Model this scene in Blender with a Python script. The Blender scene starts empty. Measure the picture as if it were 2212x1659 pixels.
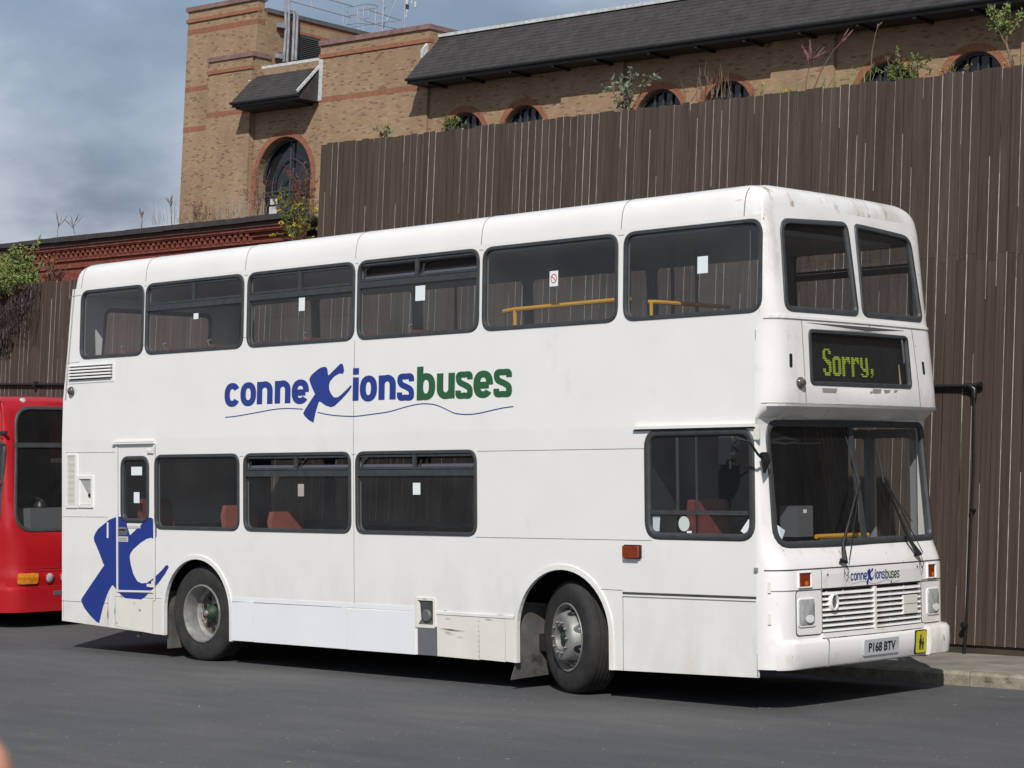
import bpy, math, random
import numpy as np
from mathutils import Vector, Matrix, geometry
random.seed(7)
rng = np.random.default_rng(7)
S = bpy.context.scene
COL = S.collection
R_ = math.radians

# ---------------------------------------------------------------- camera
CAM_POS = (19.77679, -14.01561, 2.14993)
CR, CU, CB = (0.73031, 0.681948, 0.039925), (-0.001039, -0.057337, 0.998354), (0.683115, -0.72915, -0.041165)
cam_d = bpy.data.cameras.new('camera')
cam = bpy.data.objects.new('camera', cam_d)
COL.objects.link(cam)
mw = Matrix.Identity(4)
for i in range(3):
    mw[i][0], mw[i][1], mw[i][2], mw[i][3] = CR[i], CU[i], CB[i], CAM_POS[i]
cam.matrix_world = mw
cam_d.sensor_width = 36.0
cam_d.lens = 75.237
cam_d.clip_start = 0.05
cam_d.clip_end = 2000
cam_d.dof.use_dof = True
cam_d.dof.focus_distance = 19.0
cam_d.dof.aperture_fstop = 32.0
S.camera = cam

# ---------------------------------------------------------------- sky and sun
SUN_EL, SUN_AZ = R_(40), R_(144)          # azimuth measured clockwise from +Y
world = bpy.data.worlds.new('World')
S.world = world
world.use_nodes = True
nt = world.node_tree
nt.nodes.clear()
def N(t, kind, **kw):
    n = t.nodes.new(kind)
    for k, v in kw.items():
        setattr(n, k, v)
    return n
w_out = N(nt, 'ShaderNodeOutputWorld')
w_bg = N(nt, 'ShaderNodeBackground')
w_bg.inputs['Strength'].default_value = 0.10
sky = N(nt, 'ShaderNodeTexSky', sky_type='NISHITA')
sky.sun_disc = False
sky.sun_elevation = SUN_EL
sky.sun_rotation = SUN_AZ
sky.air_density, sky.dust_density, sky.ozone_density = 1.0, 1.0, 1.2
tc = N(nt, 'ShaderNodeTexCoord')
mp = N(nt, 'ShaderNodeMapping')
mp.inputs['Scale'].default_value = (4.0, 4.0, 9.0)
mp.inputs['Rotation'].default_value = (0.25, -0.2, 0.3)
nt.links.new(tc.outputs['Generated'], mp.inputs['Vector'])
n1 = N(nt, 'ShaderNodeTexNoise')
n1.inputs['Scale'].default_value = 1.0
n1.inputs['Detail'].default_value = 6.0
n1.inputs['Roughness'].default_value = 0.5
n1.inputs['Distortion'].default_value = 0.35
nt.links.new(mp.outputs['Vector'], n1.inputs['Vector'])
r1 = N(nt, 'ShaderNodeValToRGB')                     # how much cloud
r1.color_ramp.elements[0].position, r1.color_ramp.elements[0].color = 0.30, (0.35, 0.35, 0.35, 1)
r1.color_ramp.elements[1].position, r1.color_ramp.elements[1].color = 0.60, (1, 1, 1, 1)
nt.links.new(n1.outputs['Fac'], r1.inputs['Fac'])
mp2 = N(nt, 'ShaderNodeMapping')
mp2.inputs['Scale'].default_value = (6.0, 6.0, 12.0)
mp2.inputs['Location'].default_value = (3.3, 1.7, 0.6)
nt.links.new(tc.outputs['Generated'], mp2.inputs['Vector'])
n2 = N(nt, 'ShaderNodeTexNoise')
n2.inputs['Scale'].default_value = 1.3
n2.inputs['Detail'].default_value = 5.0
n2.inputs['Roughness'].default_value = 0.52
nt.links.new(mp2.outputs['Vector'], n2.inputs['Vector'])
r2 = N(nt, 'ShaderNodeValToRGB')                     # cloud brightness
e = r2.color_ramp.elements
e[0].position, e[0].color = 0.40, (2.3, 2.8, 3.65, 1)
e[1].position, e[1].color = 0.66, (5.6, 6.1, 7.0, 1)
m_ = e.new(0.53); m_.color = (3.3, 3.9, 4.95, 1)
nt.links.new(n2.outputs['Fac'], r2.inputs['Fac'])
mx = N(nt, 'ShaderNodeMix', data_type='RGBA')
nt.links.new(r1.outputs['Color'], mx.inputs[0])
nt.links.new(sky.outputs['Color'], mx.inputs[6])
nt.links.new(r2.outputs['Color'], mx.inputs[7])
# brighter broken cloud low over the horizon, all the way round
sxyz = N(nt, 'ShaderNodeSeparateXYZ')
nt.links.new(tc.outputs['Generated'], sxyz.inputs[0])
hz = N(nt, 'ShaderNodeMapRange', interpolation_type='SMOOTHSTEP')
hz.inputs['From Min'].default_value, hz.inputs['From Max'].default_value = 0.20, 0.08
nt.links.new(sxyz.outputs['Z'], hz.inputs['Value'])
hn = N(nt, 'ShaderNodeMapRange')
hn.inputs['From Min'].default_value, hn.inputs['From Max'].default_value = 0.36, 0.58
nt.links.new(n2.outputs['Fac'], hn.inputs['Value'])
hm = N(nt, 'ShaderNodeMath', operation='MULTIPLY')
nt.links.new(hz.outputs[0], hm.inputs[0]); nt.links.new(hn.outputs[0], hm.inputs[1])
mx2 = N(nt, 'ShaderNodeMix', data_type='RGBA')
nt.links.new(hm.outputs[0], mx2.inputs[0])
nt.links.new(mx.outputs[2], mx2.inputs[6])
mx2.inputs[7].default_value = (6.2, 6.6, 7.3, 1)
nt.links.new(mx2.outputs[2], w_bg.inputs['Color'])
nt.links.new(w_bg.outputs['Background'], w_out.inputs['Surface'])

sun_d = bpy.data.lights.new('sun', 'SUN')
sun_d.energy = 4.0
sun_d.angle = R_(0.53)
sun_d.color = (1.0, 0.955, 0.89)
sun = bpy.data.objects.new('sun', sun_d)
COL.objects.link(sun)
sdir = Vector((math.sin(SUN_AZ) * math.cos(SUN_EL), math.cos(SUN_AZ) * math.cos(SUN_EL), math.sin(SUN_EL)))
sun.rotation_euler = (-sdir).to_track_quat('-Z', 'Y').to_euler()
sun.location = (30, -30, 40)

S.view_settings.view_transform = 'Standard'
S.view_settings.look = 'None'
S.view_settings.exposure = -0.06
S.view_settings.gamma = 1.0
S.view_settings.use_curve_mapping = False
S.cycles.max_bounces = 10
S.cycles.transparent_max_bounces = 16

# ---------------------------------------------------------------- helpers
def smooth(a, b, v):
    t = min(1.0, max(0.0, (v - a) / (b - a)))
    return t * t * (3 - 2 * t)

def ray(px, py):
    """direction through a point of the photograph (2212 x 1659 grid)"""
    x, y = (px - 1106) / 4622.925, (829.5 - py) / 4622.925
    return Vector([CR[i] * x + CU[i] * y - CB[i] for i in range(3)])

def at_y(px, py, Y):
    d = ray(px, py)
    t = (Y - CAM_POS[1]) / d.y
    return Vector(CAM_POS) + d * t

def at_x(px, py, X):
    d = ray(px, py)
    t = (X - CAM_POS[0]) / d.x
    return Vector(CAM_POS) + d * t

MATS = {}
def mat(name, col, rough=0.6, metal=0.0, coat=0.0, var=0.0, scale=6.0, stretch=(1, 1, 1), bump=0.0, bscale=60.0,
        objrand=0.0, spots=None, emit=None, spec=0.5, detail=4.0):
    m = bpy.data.materials.new(name)
    m.use_nodes = True
    t = m.node_tree
    b = t.nodes['Principled BSDF']
    b.inputs['Roughness'].default_value = rough
    b.inputs['Metallic'].default_value = metal
    b.inputs['Coat Weight'].default_value = coat
    b.inputs['Coat Roughness'].default_value = 0.08
    b.inputs['Specular IOR Level'].default_value = spec
    c4 = (*col, 1)
    b.inputs['Base Color'].default_value = c4
    last = None
    if var or bump or spots:
        co = N(t, 'ShaderNodeTexCoord')
        mpn = N(t, 'ShaderNodeMapping')
        mpn.inputs['Scale'].default_value = stretch
        t.links.new(co.outputs['Object'], mpn.inputs['Vector'])
        vec = mpn.outputs['Vector']
        if objrand:
            oi = N(t, 'ShaderNodeObjectInfo')
            ad = N(t, 'ShaderNodeVectorMath', operation='ADD')
            ml = N(t, 'ShaderNodeMath', operation='MULTIPLY')
            ml.inputs[1].default_value = 37.0
            t.links.new(oi.outputs['Random'], ml.inputs[0])
            t.links.new(mpn.outputs['Vector'], ad.inputs[0])
            t.links.new(ml.outputs[0], ad.inputs[1])
            vec = ad.outputs[0]
    if var:
        nz = N(t, 'ShaderNodeTexNoise')
        nz.inputs['Scale'].default_value = scale
        nz.inputs['Detail'].default_value = detail
        nz.inputs['Roughness'].default_value = 0.6
        t.links.new(vec, nz.inputs['Vector'])
        rp = N(t, 'ShaderNodeValToRGB')
        rp.color_ramp.elements[0].position = 0.32
        rp.color_ramp.elements[1].position = 0.68
        rp.color_ramp.elements[0].color = tuple(max(0, c * (1 - var)) for c in col) + (1,)
        rp.color_ramp.elements[1].color = tuple(min(1, c * (1 + var)) for c in col) + (1,)
        t.links.new(nz.outputs['Fac'], rp.inputs['Fac'])
        last = rp.outputs['Color']
    for sp in (spots or []):       # (colour, scale, stretch, lo, hi)
        scol, ssc, sst, lo, hi = sp
        mp_ = N(t, 'ShaderNodeMapping')
        mp_.inputs['Scale'].default_value = sst
        co2 = vec if objrand else co.outputs['Object']
        t.links.new(co2, mp_.inputs['Vector'])
        nz = N(t, 'ShaderNodeTexNoise')
        nz.inputs['Scale'].default_value = ssc
        nz.inputs['Detail'].default_value = 5.0
        nz.inputs['Roughness'].default_value = 0.65
        t.links.new(mp_.outputs['Vector'], nz.inputs['Vector'])
        rp = N(t, 'ShaderNodeValToRGB')
        rp.color_ramp.elements[0].position, rp.color_ramp.elements[1].position = lo, hi
        rp.color_ramp.elements[0].color = (0, 0, 0, 1)
        rp.color_ramp.elements[1].color = (1, 1, 1, 1)
        t.links.new(nz.outputs['Fac'], rp.inputs['Fac'])
        mm = N(t, 'ShaderNodeMix', data_type='RGBA')
        t.links.new(rp.outputs['Color'], mm.inputs[0])
        if last is None:
            mm.inputs[6].default_value = c4
        else:
            t.links.new(last, mm.inputs[6])
        mm.inputs[7].default_value = (*scol, 1)
        last = mm.outputs[2]
    if objrand:
        if not (var or bump or spots):
            oi = N(t, 'ShaderNodeObjectInfo')
        hs = N(t, 'ShaderNodeHueSaturation')
        mr = N(t, 'ShaderNodeMapRange')
        mr.inputs['To Min'].default_value = 1 - objrand
        mr.inputs['To Max'].default_value = 1 + objrand
        t.links.new(oi.outputs['Random'], mr.inputs['Value'])
        t.links.new(mr.outputs['Result'], hs.inputs['Value'])
        if last is None:
            hs.inputs['Color'].default_value = c4
        else:
            t.links.new(last, hs.inputs['Color'])
        last = hs.outputs['Color']
    if last is not None:
        t.links.new(last, b.inputs['Base Color'])
    if bump:
        nz = N(t, 'ShaderNodeTexNoise')
        nz.inputs['Scale'].default_value = bscale
        nz.inputs['Detail'].default_value = 5.0
        t.links.new(vec, nz.inputs['Vector'])
        bp = N(t, 'ShaderNodeBump')
        bp.inputs['Strength'].default_value = bump
        bp.inputs['Distance'].default_value = 0.02
        t.links.new(nz.outputs['Fac'], bp.inputs['Height'])
        t.links.new(bp.outputs['Normal'], b.inputs['Normal'])
    if emit:
        b.inputs['Emission Color'].default_value = (*emit[0], 1)
        b.inputs['Emission Strength'].default_value = emit[1]
    MATS[name] = m
    return m

def glass(name, tint=(0.8, 0.83, 0.84), refl=1.0, veil=0.035):
    m = bpy.data.materials.new(name)
    m.use_nodes = True
    t = m.node_tree
    t.nodes.clear()
    o = N(t, 'ShaderNodeOutputMaterial')
    tr = N(t, 'ShaderNodeBsdfTransparent')
    tr.inputs['Color'].default_value = (*tint, 1)
    gl = N(t, 'ShaderNodeBsdfGlossy')
    gl.inputs['Roughness'].default_value = 0.03
    gl.inputs['Color'].default_value = (refl, refl, refl, 1)
    lw = N(t, 'ShaderNodeLayerWeight')
    lw.inputs['Blend'].default_value = 0.5
    pw = N(t, 'ShaderNodeMath', operation='POWER')
    pw.inputs[1].default_value = 5.0
    t.links.new(lw.outputs['Facing'], pw.inputs[0])
    fr = N(t, 'ShaderNodeMath', operation='MULTIPLY_ADD')
    fr.inputs[1].default_value = 0.90
    fr.inputs[2].default_value = 0.045
    t.links.new(pw.outputs[0], fr.inputs[0])
    mxs = N(t, 'ShaderNodeMixShader')
    t.links.new(fr.outputs[0], mxs.inputs[0])
    t.links.new(tr.outputs[0], mxs.inputs[1])
    t.links.new(gl.outputs[0], mxs.inputs[2])
    df = N(t, 'ShaderNodeBsdfDiffuse')              # pale veil mixed in to lift the dark behind the glass, like dust
    df.inputs['Color'].default_value = (0.42, 0.43, 0.44, 1)
    co = N(t, 'ShaderNodeTexCoord')
    nz = N(t, 'ShaderNodeTexNoise')
    nz.inputs['Scale'].default_value = 2.5
    nz.inputs['Detail'].default_value = 5
    t.links.new(co.outputs['Object'], nz.inputs['Vector'])
    mr = N(t, 'ShaderNodeMapRange')
    mr.inputs['From Min'].default_value, mr.inputs['From Max'].default_value = 0.3, 0.7
    mr.inputs['To Min'].default_value, mr.inputs['To Max'].default_value = veil * 0.6, veil * 1.4
    t.links.new(nz.outputs['Fac'], mr.inputs['Value'])
    m2 = N(t, 'ShaderNodeMixShader')
    t.links.new(mr.outputs[0], m2.inputs[0])
    t.links.new(mxs.outputs[0], m2.inputs[1])
    t.links.new(df.outputs[0], m2.inputs[2])
    t.links.new(m2.outputs[0], o.inputs['Surface'])
    MATS[name] = m
    return m

class MB:
    """collects geometry and links it as one mesh object"""
    def __init__(s):
        s.v, s.f = [], []
    def add(s, vs, fs):
        o = len(s.v)
        s.v += [tuple(v) for v in vs]
        s.f += [tuple(i + o for i in f) for f in fs]
        return s
    def box(s, x0, x1, y0, y1, z0, z1):
        return s.add([(x0, y0, z0), (x1, y0, z0), (x1, y1, z0), (x0, y1, z0), (x0, y0, z1), (x1, y0, z1), (x1, y1, z1), (x0, y1, z1)],
                     [(0, 3, 2, 1), (4, 5, 6, 7), (0, 1, 5, 4), (1, 2, 6, 5), (2, 3, 7, 6), (3, 0, 4, 7)])
    def tube(s, pts, r, n=8, cap=True):
        pts = [Vector(p) for p in pts]
        rr = r if isinstance(r, (list, tuple)) else [r] * len(pts)
        rings = []
        up = None
        for i, p in enumerate(pts):
            d = (pts[min(i + 1, len(pts) - 1)] - pts[max(i - 1, 0)]).normalized()
            if up is None:
                up = Vector((0, 0, 1)) if abs(d.z) < 0.9 else Vector((1, 0, 0))
            a = d.cross(up)
            if a.length < 1e-5:
                a = d.cross(Vector((0.3, 0.7, 0.2)))
            a.normalize()
            b = a.cross(d).normalized()
            up = b
            rings.append([p + (a * math.cos(2 * math.pi * k / n) + b * math.sin(2 * math.pi * k / n)) * rr[i] for k in range(n)])
        return s.loft(rings, cap)
    def loft(s, rings, cap=True, close=True):
        n = len(rings[0])
        vs = [v for r in rings for v in r]
        fs = []
        for i in range(len(rings) - 1):
            for k in range(n if close else n - 1):
                k2 = (k + 1) % n
                fs.append((i * n + k, i * n + k2, (i + 1) * n + k2, (i + 1) * n + k))
        if cap:
            fs.append(tuple(range(n - 1, -1, -1)))
            fs.append(tuple((len(rings) - 1) * n + k for k in range(n)))
        return s.add(vs, fs)
    def lathe(s, prof, c=(0, 0, 0), n=40, axis='y'):
        """prof: list of (radius, along) ; along +axis"""
        rings = []
        for r, a in prof:
            ring = []
            for k in range(n):
                t = 2 * math.pi * k / n
                if axis == 'y':
                    ring.append((c[0] + r * math.cos(t), c[1] + a, c[2] + r * math.sin(t)))
                elif axis == 'x':
                    ring.append((c[0] + a, c[1] + r * math.cos(t), c[2] + r * math.sin(t)))
                else:
                    ring.append((c[0] + r * math.cos(t), c[1] + r * math.sin(t), c[2] + a))
            rings.append(ring)
        return s.loft(rings, cap=False)
    def build(s, name, m, parent=None, world=False, sm=False, loc=None, angle=40):
        me = bpy.data.meshes.new(name)
        vs = s.v
        if loc is not None:
            vs = [(a - loc[0], b - loc[1], c - loc[2]) for a, b, c in vs]
        elif world and parent is not None:
            l = parent.location
            vs = [(a - l.x, b - l.y, c - l.z) for a, b, c in vs]
        me.from_pydata(vs, [], s.f)
        me.materials.append(m)
        me.update()
        if sm:
            me.polygons.foreach_set('use_smooth', [True] * len(me.polygons))
            me.set_sharp_from_angle(angle=R_(angle))
        o = bpy.data.objects.new(name, me)
        COL.objects.link(o)
        if parent is not None:
            o.parent = parent
        if loc is not None:
            o.location = loc
        return o

def tag(o, label=None, cat=None, group=None, kind=None):
    if label: o['label'] = label
    if cat: o['category'] = cat
    if group: o['group'] = group
    if kind: o['kind'] = kind
    return o

def thing(name, label, cat, loc=(0, 0, 0), rz=0, group=None):
    o = bpy.data.objects.new(name, None)
    o.empty_display_size = 0.2
    COL.objects.link(o)
    o.location = loc
    o.rotation_euler = (0, 0, rz)
    return tag(o, label, cat, group)

def rpoly(corners, r, n=6):
    """polygon with rounded corners; r number or list"""
    out = []
    m = len(corners)
    for i in range(m):
        p, a, b = Vector(corners[i]), Vector(corners[i - 1]), Vector(corners[(i + 1) % m])
        ri = r[i] if isinstance(r, (list, tuple)) else r
        da, db = (a - p).normalized(), (b - p).normalized()
        p0, p1 = p + da * ri, p + db * ri
        for k in range(n + 1):
            t = k / n
            q = p0 * (1 - t) ** 2 + p * 2 * t * (1 - t) + p1 * t * t
            q = q * 0.75 + ((p0 * (1 - t) + p1 * t)) * 0.0 + p * 0.0 + q * 0.25
            out.append((q.x, q.y))
    return out

def rrect(x0, x1, z0, z1, r, n=6):
    return rpoly([(x0, z0), (x1, z0), (x1, z1), (x0, z1)], r, n)

def dens(loop, step):
    out = []
    for i, p in enumerate(loop):
        q = loop[(i + 1) % len(loop)]
        L = math.hypot(q[0] - p[0], q[1] - p[1])
        k = max(1, int(L / step))
        for j in range(k):
            out.append((p[0] + (q[0] - p[0]) * j / k, p[1] + (q[1] - p[1]) * j / k))
    return out

def area(lp):
    return 0.5 * sum(lp[i][0] * lp[(i + 1) % len(lp)][1] - lp[(i + 1) % len(lp)][0] * lp[i][1] for i in range(len(lp)))

def offs(lp, d):
    """inset a (roughly convex) loop by d"""
    n = len(lp)
    sg = 1 if area(lp) > 0 else -1
    out = []
    for i in range(n):
        a, b, c = Vector(lp[i - 1]), Vector(lp[i]), Vector(lp[(i + 1) % n])
        t = (c - a)
        if t.length < 1e-9:
            out.append(tuple(b)); continue
        t.normalize()
        nrm = Vector((-t.y, t.x)) * sg
        out.append((b.x + nrm.x * d, b.y + nrm.y * d))
    return out

def inside(p, lp):
    x, y = p
    c = False
    j = len(lp) - 1
    for i in range(len(lp)):
        xi, yi = lp[i]; xj, yj = lp[j]
        if (yi > y) != (yj > y) and x < (xj - xi) * (y - yi) / (yj - yi) + xi:
            c = not c
        j = i
    return c

def tess(outer, holes=(), grid=()):
    loops = [outer] + list(holes)
    vs, es = [], []
    for lp in loops:
        o = len(vs)
        vs += [Vector((p[0], p[1])) for p in lp]
        es += [(o + i, o + (i + 1) % len(lp)) for i in range(len(lp))]
    for g in grid:
        if inside(g, outer) and not any(inside(g, h) for h in holes):
            vs.append(Vector(g))
    rv, re, rf, _, _, _ = geometry.delaunay_2d_cdt(vs, es, [], 0, 1e-6)
    rv = [(v.x, v.y) for v in rv]
    fs = []
    for f in rf:
        c = (sum(rv[i][0] for i in f) / len(f), sum(rv[i][1] for i in f) / len(f))
        if inside(c, outer) and not any(inside(c, h) for h in holes):
            a = 0
            for i in range(len(f)):
                p, q = rv[f[i]], rv[f[(i + 1) % len(f)]]
                a += p[0] * q[1] - q[0] * p[1]
            fs.append(tuple(f) if a > 0 else tuple(reversed(f)))
    return rv, fs

def slab(mb, outer, holes, fmap, d0, d1, grid=(), flip=False):
    """solid plate between depths d0 (back) and d1 (front) over a 2D outline with holes"""
    rv, fs = tess(outer, holes, grid)
    if flip:
        fr = [tuple(reversed(f)) for f in fs]
    else:
        fr = fs
    mb.add([fmap(a, b, d1) for a, b in rv], fr)
    if d0 is None:
        return mb
    mb.add([fmap(a, b, d0) for a, b in rv], [tuple(reversed(f)) for f in fr])
    for lp in [outer] + list(holes):
        n = len(lp)
        vs = [fmap(a, b, d1) for a, b in lp] + [fmap(a, b, d0) for a, b in lp]
        ccw = (area(lp) > 0)
        if lp is not outer:
            ccw = not ccw
        if flip:
            ccw = not ccw
        q = [(i, n + i, n + (i + 1) % n, (i + 1) % n) for i in range(n)]
        mb.add(vs, q if ccw else [tuple(reversed(f)) for f in q])
    return mb

def ring(mb, loop, wid, fmap, d_base, d_top, bev=0.35):
    """rubber section following a loop; extends from the loop inwards by wid"""
    l1 = offs(loop, wid * bev * 0.5)
    l2 = offs(loop, wid * (1 - bev * 0.5))
    l3 = offs(loop, wid)
    rows = [[fmap(a, b, d_base) for a, b in loop], [fmap(a, b, d_top * 0.7 + d_base * 0.3) for a, b in loop],
            [fmap(a, b, d_top) for a, b in l1], [fmap(a, b, d_top) for a, b in l2],
            [fmap(a, b, d_top * 0.7 + d_base * 0.3) for a, b in l3], [fmap(a, b, d_base) for a, b in l3]]
    return mb.loft(rows, cap=False)

def text_mesh(body, size=1.0, offset=0.0):
    cu = bpy.data.curves.new('t', 'FONT')
    cu.body = body
    cu.size = size
    cu.offset = offset
    cu.resolution_u = 4
    o = bpy.data.objects.new('t', cu)
    COL.objects.link(o)
    bpy.context.view_layer.update()
    me = bpy.data.meshes.new_from_object(o.evaluated_get(bpy.context.evaluated_depsgraph_get()))
    vs = [(v.co.x, v.co.y) for v in me.vertices]
    fs = [tuple(p.vertices) for p in me.polygons]
    bpy.data.objects.remove(o)
    bpy.data.curves.remove(cu)
    bpy.data.meshes.remove(me)
    return vs, fs

def put_text(mb, body, a0, a1, b0, b1, fmap, d, offset=0.02):
    """lettering stretched to fill the rectangle a0..a1 x b0..b1 on a surface"""
    vs, fs = text_mesh(body, 1.0, offset)
    xs = [v[0] for v in vs]; ys = [v[1] for v in vs]
    x0, x1, y0, y1 = min(xs), max(xs), min(ys), max(ys)
    mb.add([fmap(a0 + (v[0] - x0) / (x1 - x0) * (a1 - a0), b0 + (v[1] - y0) / (y1 - y0) * (b1 - b0), d) for v in vs], fs)
    return mb

# ---------------------------------------------------------------- materials of the place
def brick_mat(name, ramp, mortar, bw=0.205, bh=0.066, rot=False, vary=0.12, mort=0.09):
    m = bpy.data.materials.new(name)
    m.use_nodes = True
    t = m.node_tree
    b = t.nodes['Principled BSDF']
    b.inputs['Roughness'].default_value = 0.9
    b.inputs['Specular IOR Level'].default_value = 0.2
    co = N(t, 'ShaderNodeTexCoord')
    sp = N(t, 'ShaderNodeSeparateXYZ')
    t.links.new(co.outputs['Object'], sp.inputs[0])
    ad = N(t, 'ShaderNodeMath', operation='ADD')
    t.links.new(sp.outputs['X'], ad.inputs[0])
    t.links.new(sp.outputs['Y'], ad.inputs[1])
    cb = N(t, 'ShaderNodeCombineXYZ')
    if rot:
        t.links.new(sp.outputs['Z'], cb.inputs['X']); t.links.new(ad.outputs[0], cb.inputs['Y'])
    else:
        t.links.new(ad.outputs[0], cb.inputs['X']); t.links.new(sp.outputs['Z'], cb.inputs['Y'])
    bk = N(t, 'ShaderNodeTexBrick')
    bk.inputs['Color1'].default_value = (0, 0, 0, 1)
    bk.inputs['Color2'].default_value = (1, 1, 1, 1)
    bk.inputs['Mortar'].default_value = (0.5, 0.5, 0.5, 1)
    bk.inputs['Scale'].default_value = 1.0
    bk.inputs['Mortar Size'].default_value = 0.006
    bk.inputs['Mortar Smooth'].default_value = 0.1
    bk.inputs['Bias'].default_value = 0.0
    bk.inputs['Brick Width'].default_value = bw
    bk.inputs['Row Height'].default_value = bh
    t.links.new(cb.outputs[0], bk.inputs['Vector'])
    rp = N(t, 'ShaderNodeValToRGB')
    rp.color_ramp.interpolation = 'LINEAR'
    els = rp.color_ramp.elements
    els[0].position, els[0].color = ramp[0][0], (*ramp[0][1], 1)
    els[1].position, els[1].color = ramp[-1][0], (*ramp[-1][1], 1)
    for p, c in ramp[1:-1]:
        x = els.new(p); x.color = (*c, 1)
    t.links.new(bk.outputs['Color'], rp.inputs['Fac'])
    mm = N(t, 'ShaderNodeMix', data_type='RGBA')
    t.links.new(bk.outputs['Fac'], mm.inputs[0])
    t.links.new(rp.outputs['Color'], mm.inputs[6])
    mm.inputs[7].default_value = (*mortar, 1)
    nz = N(t, 'ShaderNodeTexNoise')
    nz.inputs['Scale'].default_value = 0.9
    nz.inputs['Detail'].default_value = 8
    smp = N(t, 'ShaderNodeMapping')
    smp.inputs['Scale'].default_value = (1.0, 1.0, 0.45)
    t.links.new(co.outputs['Object'], smp.inputs['Vector'])
    t.links.new(smp.outputs[0], nz.inputs['Vector'])
    mr = N(t, 'ShaderNodeMapRange')
    mr.inputs['From Min'].default_value, mr.inputs['From Max'].default_value = 0.3, 0.7
    mr.inputs['To Min'].default_value, mr.inputs['To Max'].default_value = 1 - vary, 1 + vary
    t.links.new(nz.outputs['Fac'], mr.inputs['Value'])
    hs = N(t, 'ShaderNodeHueSaturation')
    t.links.new(mr.outputs[0], hs.inputs['Value'])
    t.links.new(mm.outputs[2], hs.inputs['Color'])
    t.links.new(hs.outputs['Color'], b.inputs['Base Color'])
    bp = N(t, 'ShaderNodeBump')
    bp.inputs['Strength'].default_value = 0.6
    bp.inputs['Distance'].default_value = 0.01
    iv = N(t, 'ShaderNodeMath', operation='SUBTRACT')
    iv.inputs[0].default_value = 1.0
    t.links.new(bk.outputs['Fac'], iv.inputs[1])
    t.links.new(iv.outputs[0], bp.inputs['Height'])
    t.links.new(bp.outputs['Normal'], b.inputs['Normal'])
    return m

BUFF = brick_mat('buff_brick', [(0.0, (0.19, 0.125, 0.085)), (0.06, (0.22, 0.145, 0.095)), (0.12, (0.31, 0.212, 0.132)), (0.5, (0.345, 0.24, 0.148)),
                                (0.62, (0.34, 0.222, 0.138)), (0.80, (0.32, 0.198, 0.128)), (0.9, (0.36, 0.255, 0.155)), (1.0, (0.375, 0.272, 0.17))], (0.30, 0.225, 0.155), vary=0.14)
REDB = brick_mat('red_band_brick', [(0.0, (0.25, 0.10, 0.06)), (1.0, (0.305, 0.125, 0.075))], (0.27, 0.16, 0.11), bw=0.22, bh=0.075, rot=True, mort=0.1)
ARCHB = mat('arch_brick', (0.285, 0.12, 0.066), 0.9, var=0.2, scale=8, objrand=0.0)
OLDRED = brick_mat('old_red_brick', [(0.0, (0.15, 0.035, 0.025)), (0.5, (0.20, 0.052, 0.036)), (1.0, (0.25, 0.075, 0.05))], (0.17, 0.09, 0.07))
COPE = mat('coping_stone', (0.21, 0.125, 0.115), 0.8, var=0.25, scale=3)
SLATE = mat('slate', (0.050, 0.046, 0.046), 0.75, var=0.24, scale=2.2, detail=8, bump=0.3, bscale=30, spec=0.25)
LEAD = mat('lead_flashing', (0.52, 0.54, 0.55), 0.55, var=0.25, scale=6)
DARKTRIM = mat('dark_painted_timber', (0.018, 0.019, 0.021), 0.55, var=0.3, scale=5)
GALV = mat('galvanised_steel', (0.45, 0.47, 0.5), 0.45, metal=0.6, var=0.2, scale=4)
DARKGLASS = mat('dark_window_glass', (0.012, 0.014, 0.018), 0.08, spec=0.6)
FRAMEM = mat('dark_window_frame', (0.05, 0.055, 0.06), 0.5)
ROOFGREY = mat('felt_roof_edge', (0.10, 0.10, 0.10), 0.85, var=0.2, scale=4)
WOOD = mat('stained_board', (0.071, 0.053, 0.043), 0.8, var=0.28, scale=3.0, stretch=(14, 14, 0.8), bump=0.35, bscale=30, objrand=0.11, spec=0.2,
           spots=[((0.20, 0.17, 0.145), 2.2, (5.0, 5.0, 1.6), 0.70, 0.80), ((0.085, 0.052, 0.036), 1.2, (6.0, 6.0, 0.7), 0.52, 0.75)])
PALEWOOD = mat('bare_wood_edge', (0.40, 0.385, 0.35), 0.85, var=0.35, scale=4, stretch=(10, 10, 2))
RAILW = mat('fence_rail', (0.05, 0.038, 0.03), 0.85, var=0.25, scale=4)
PIPEM = mat('black_iron_pipe', (0.012, 0.012, 0.013), 0.35, var=0.3, scale=20, spec=0.6)
KERBM = mat('kerb_concrete', (0.26, 0.235, 0.18), 0.9, var=0.3, scale=9, bump=0.4, bscale=50, objrand=0.08,
            spots=[((0.07, 0.062, 0.05), 3.0, (1.5, 1.5, 5.0), 0.60, 0.72)])
PAVEM = mat('pavement_concrete', (0.22, 0.205, 0.17), 0.9, var=0.25, scale=2.5, bump=0.3, bscale=70, objrand=0.15)
EARTH = mat('earth_bank', (0.09, 0.075, 0.05), 0.95, var=0.4, scale=2)

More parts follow.
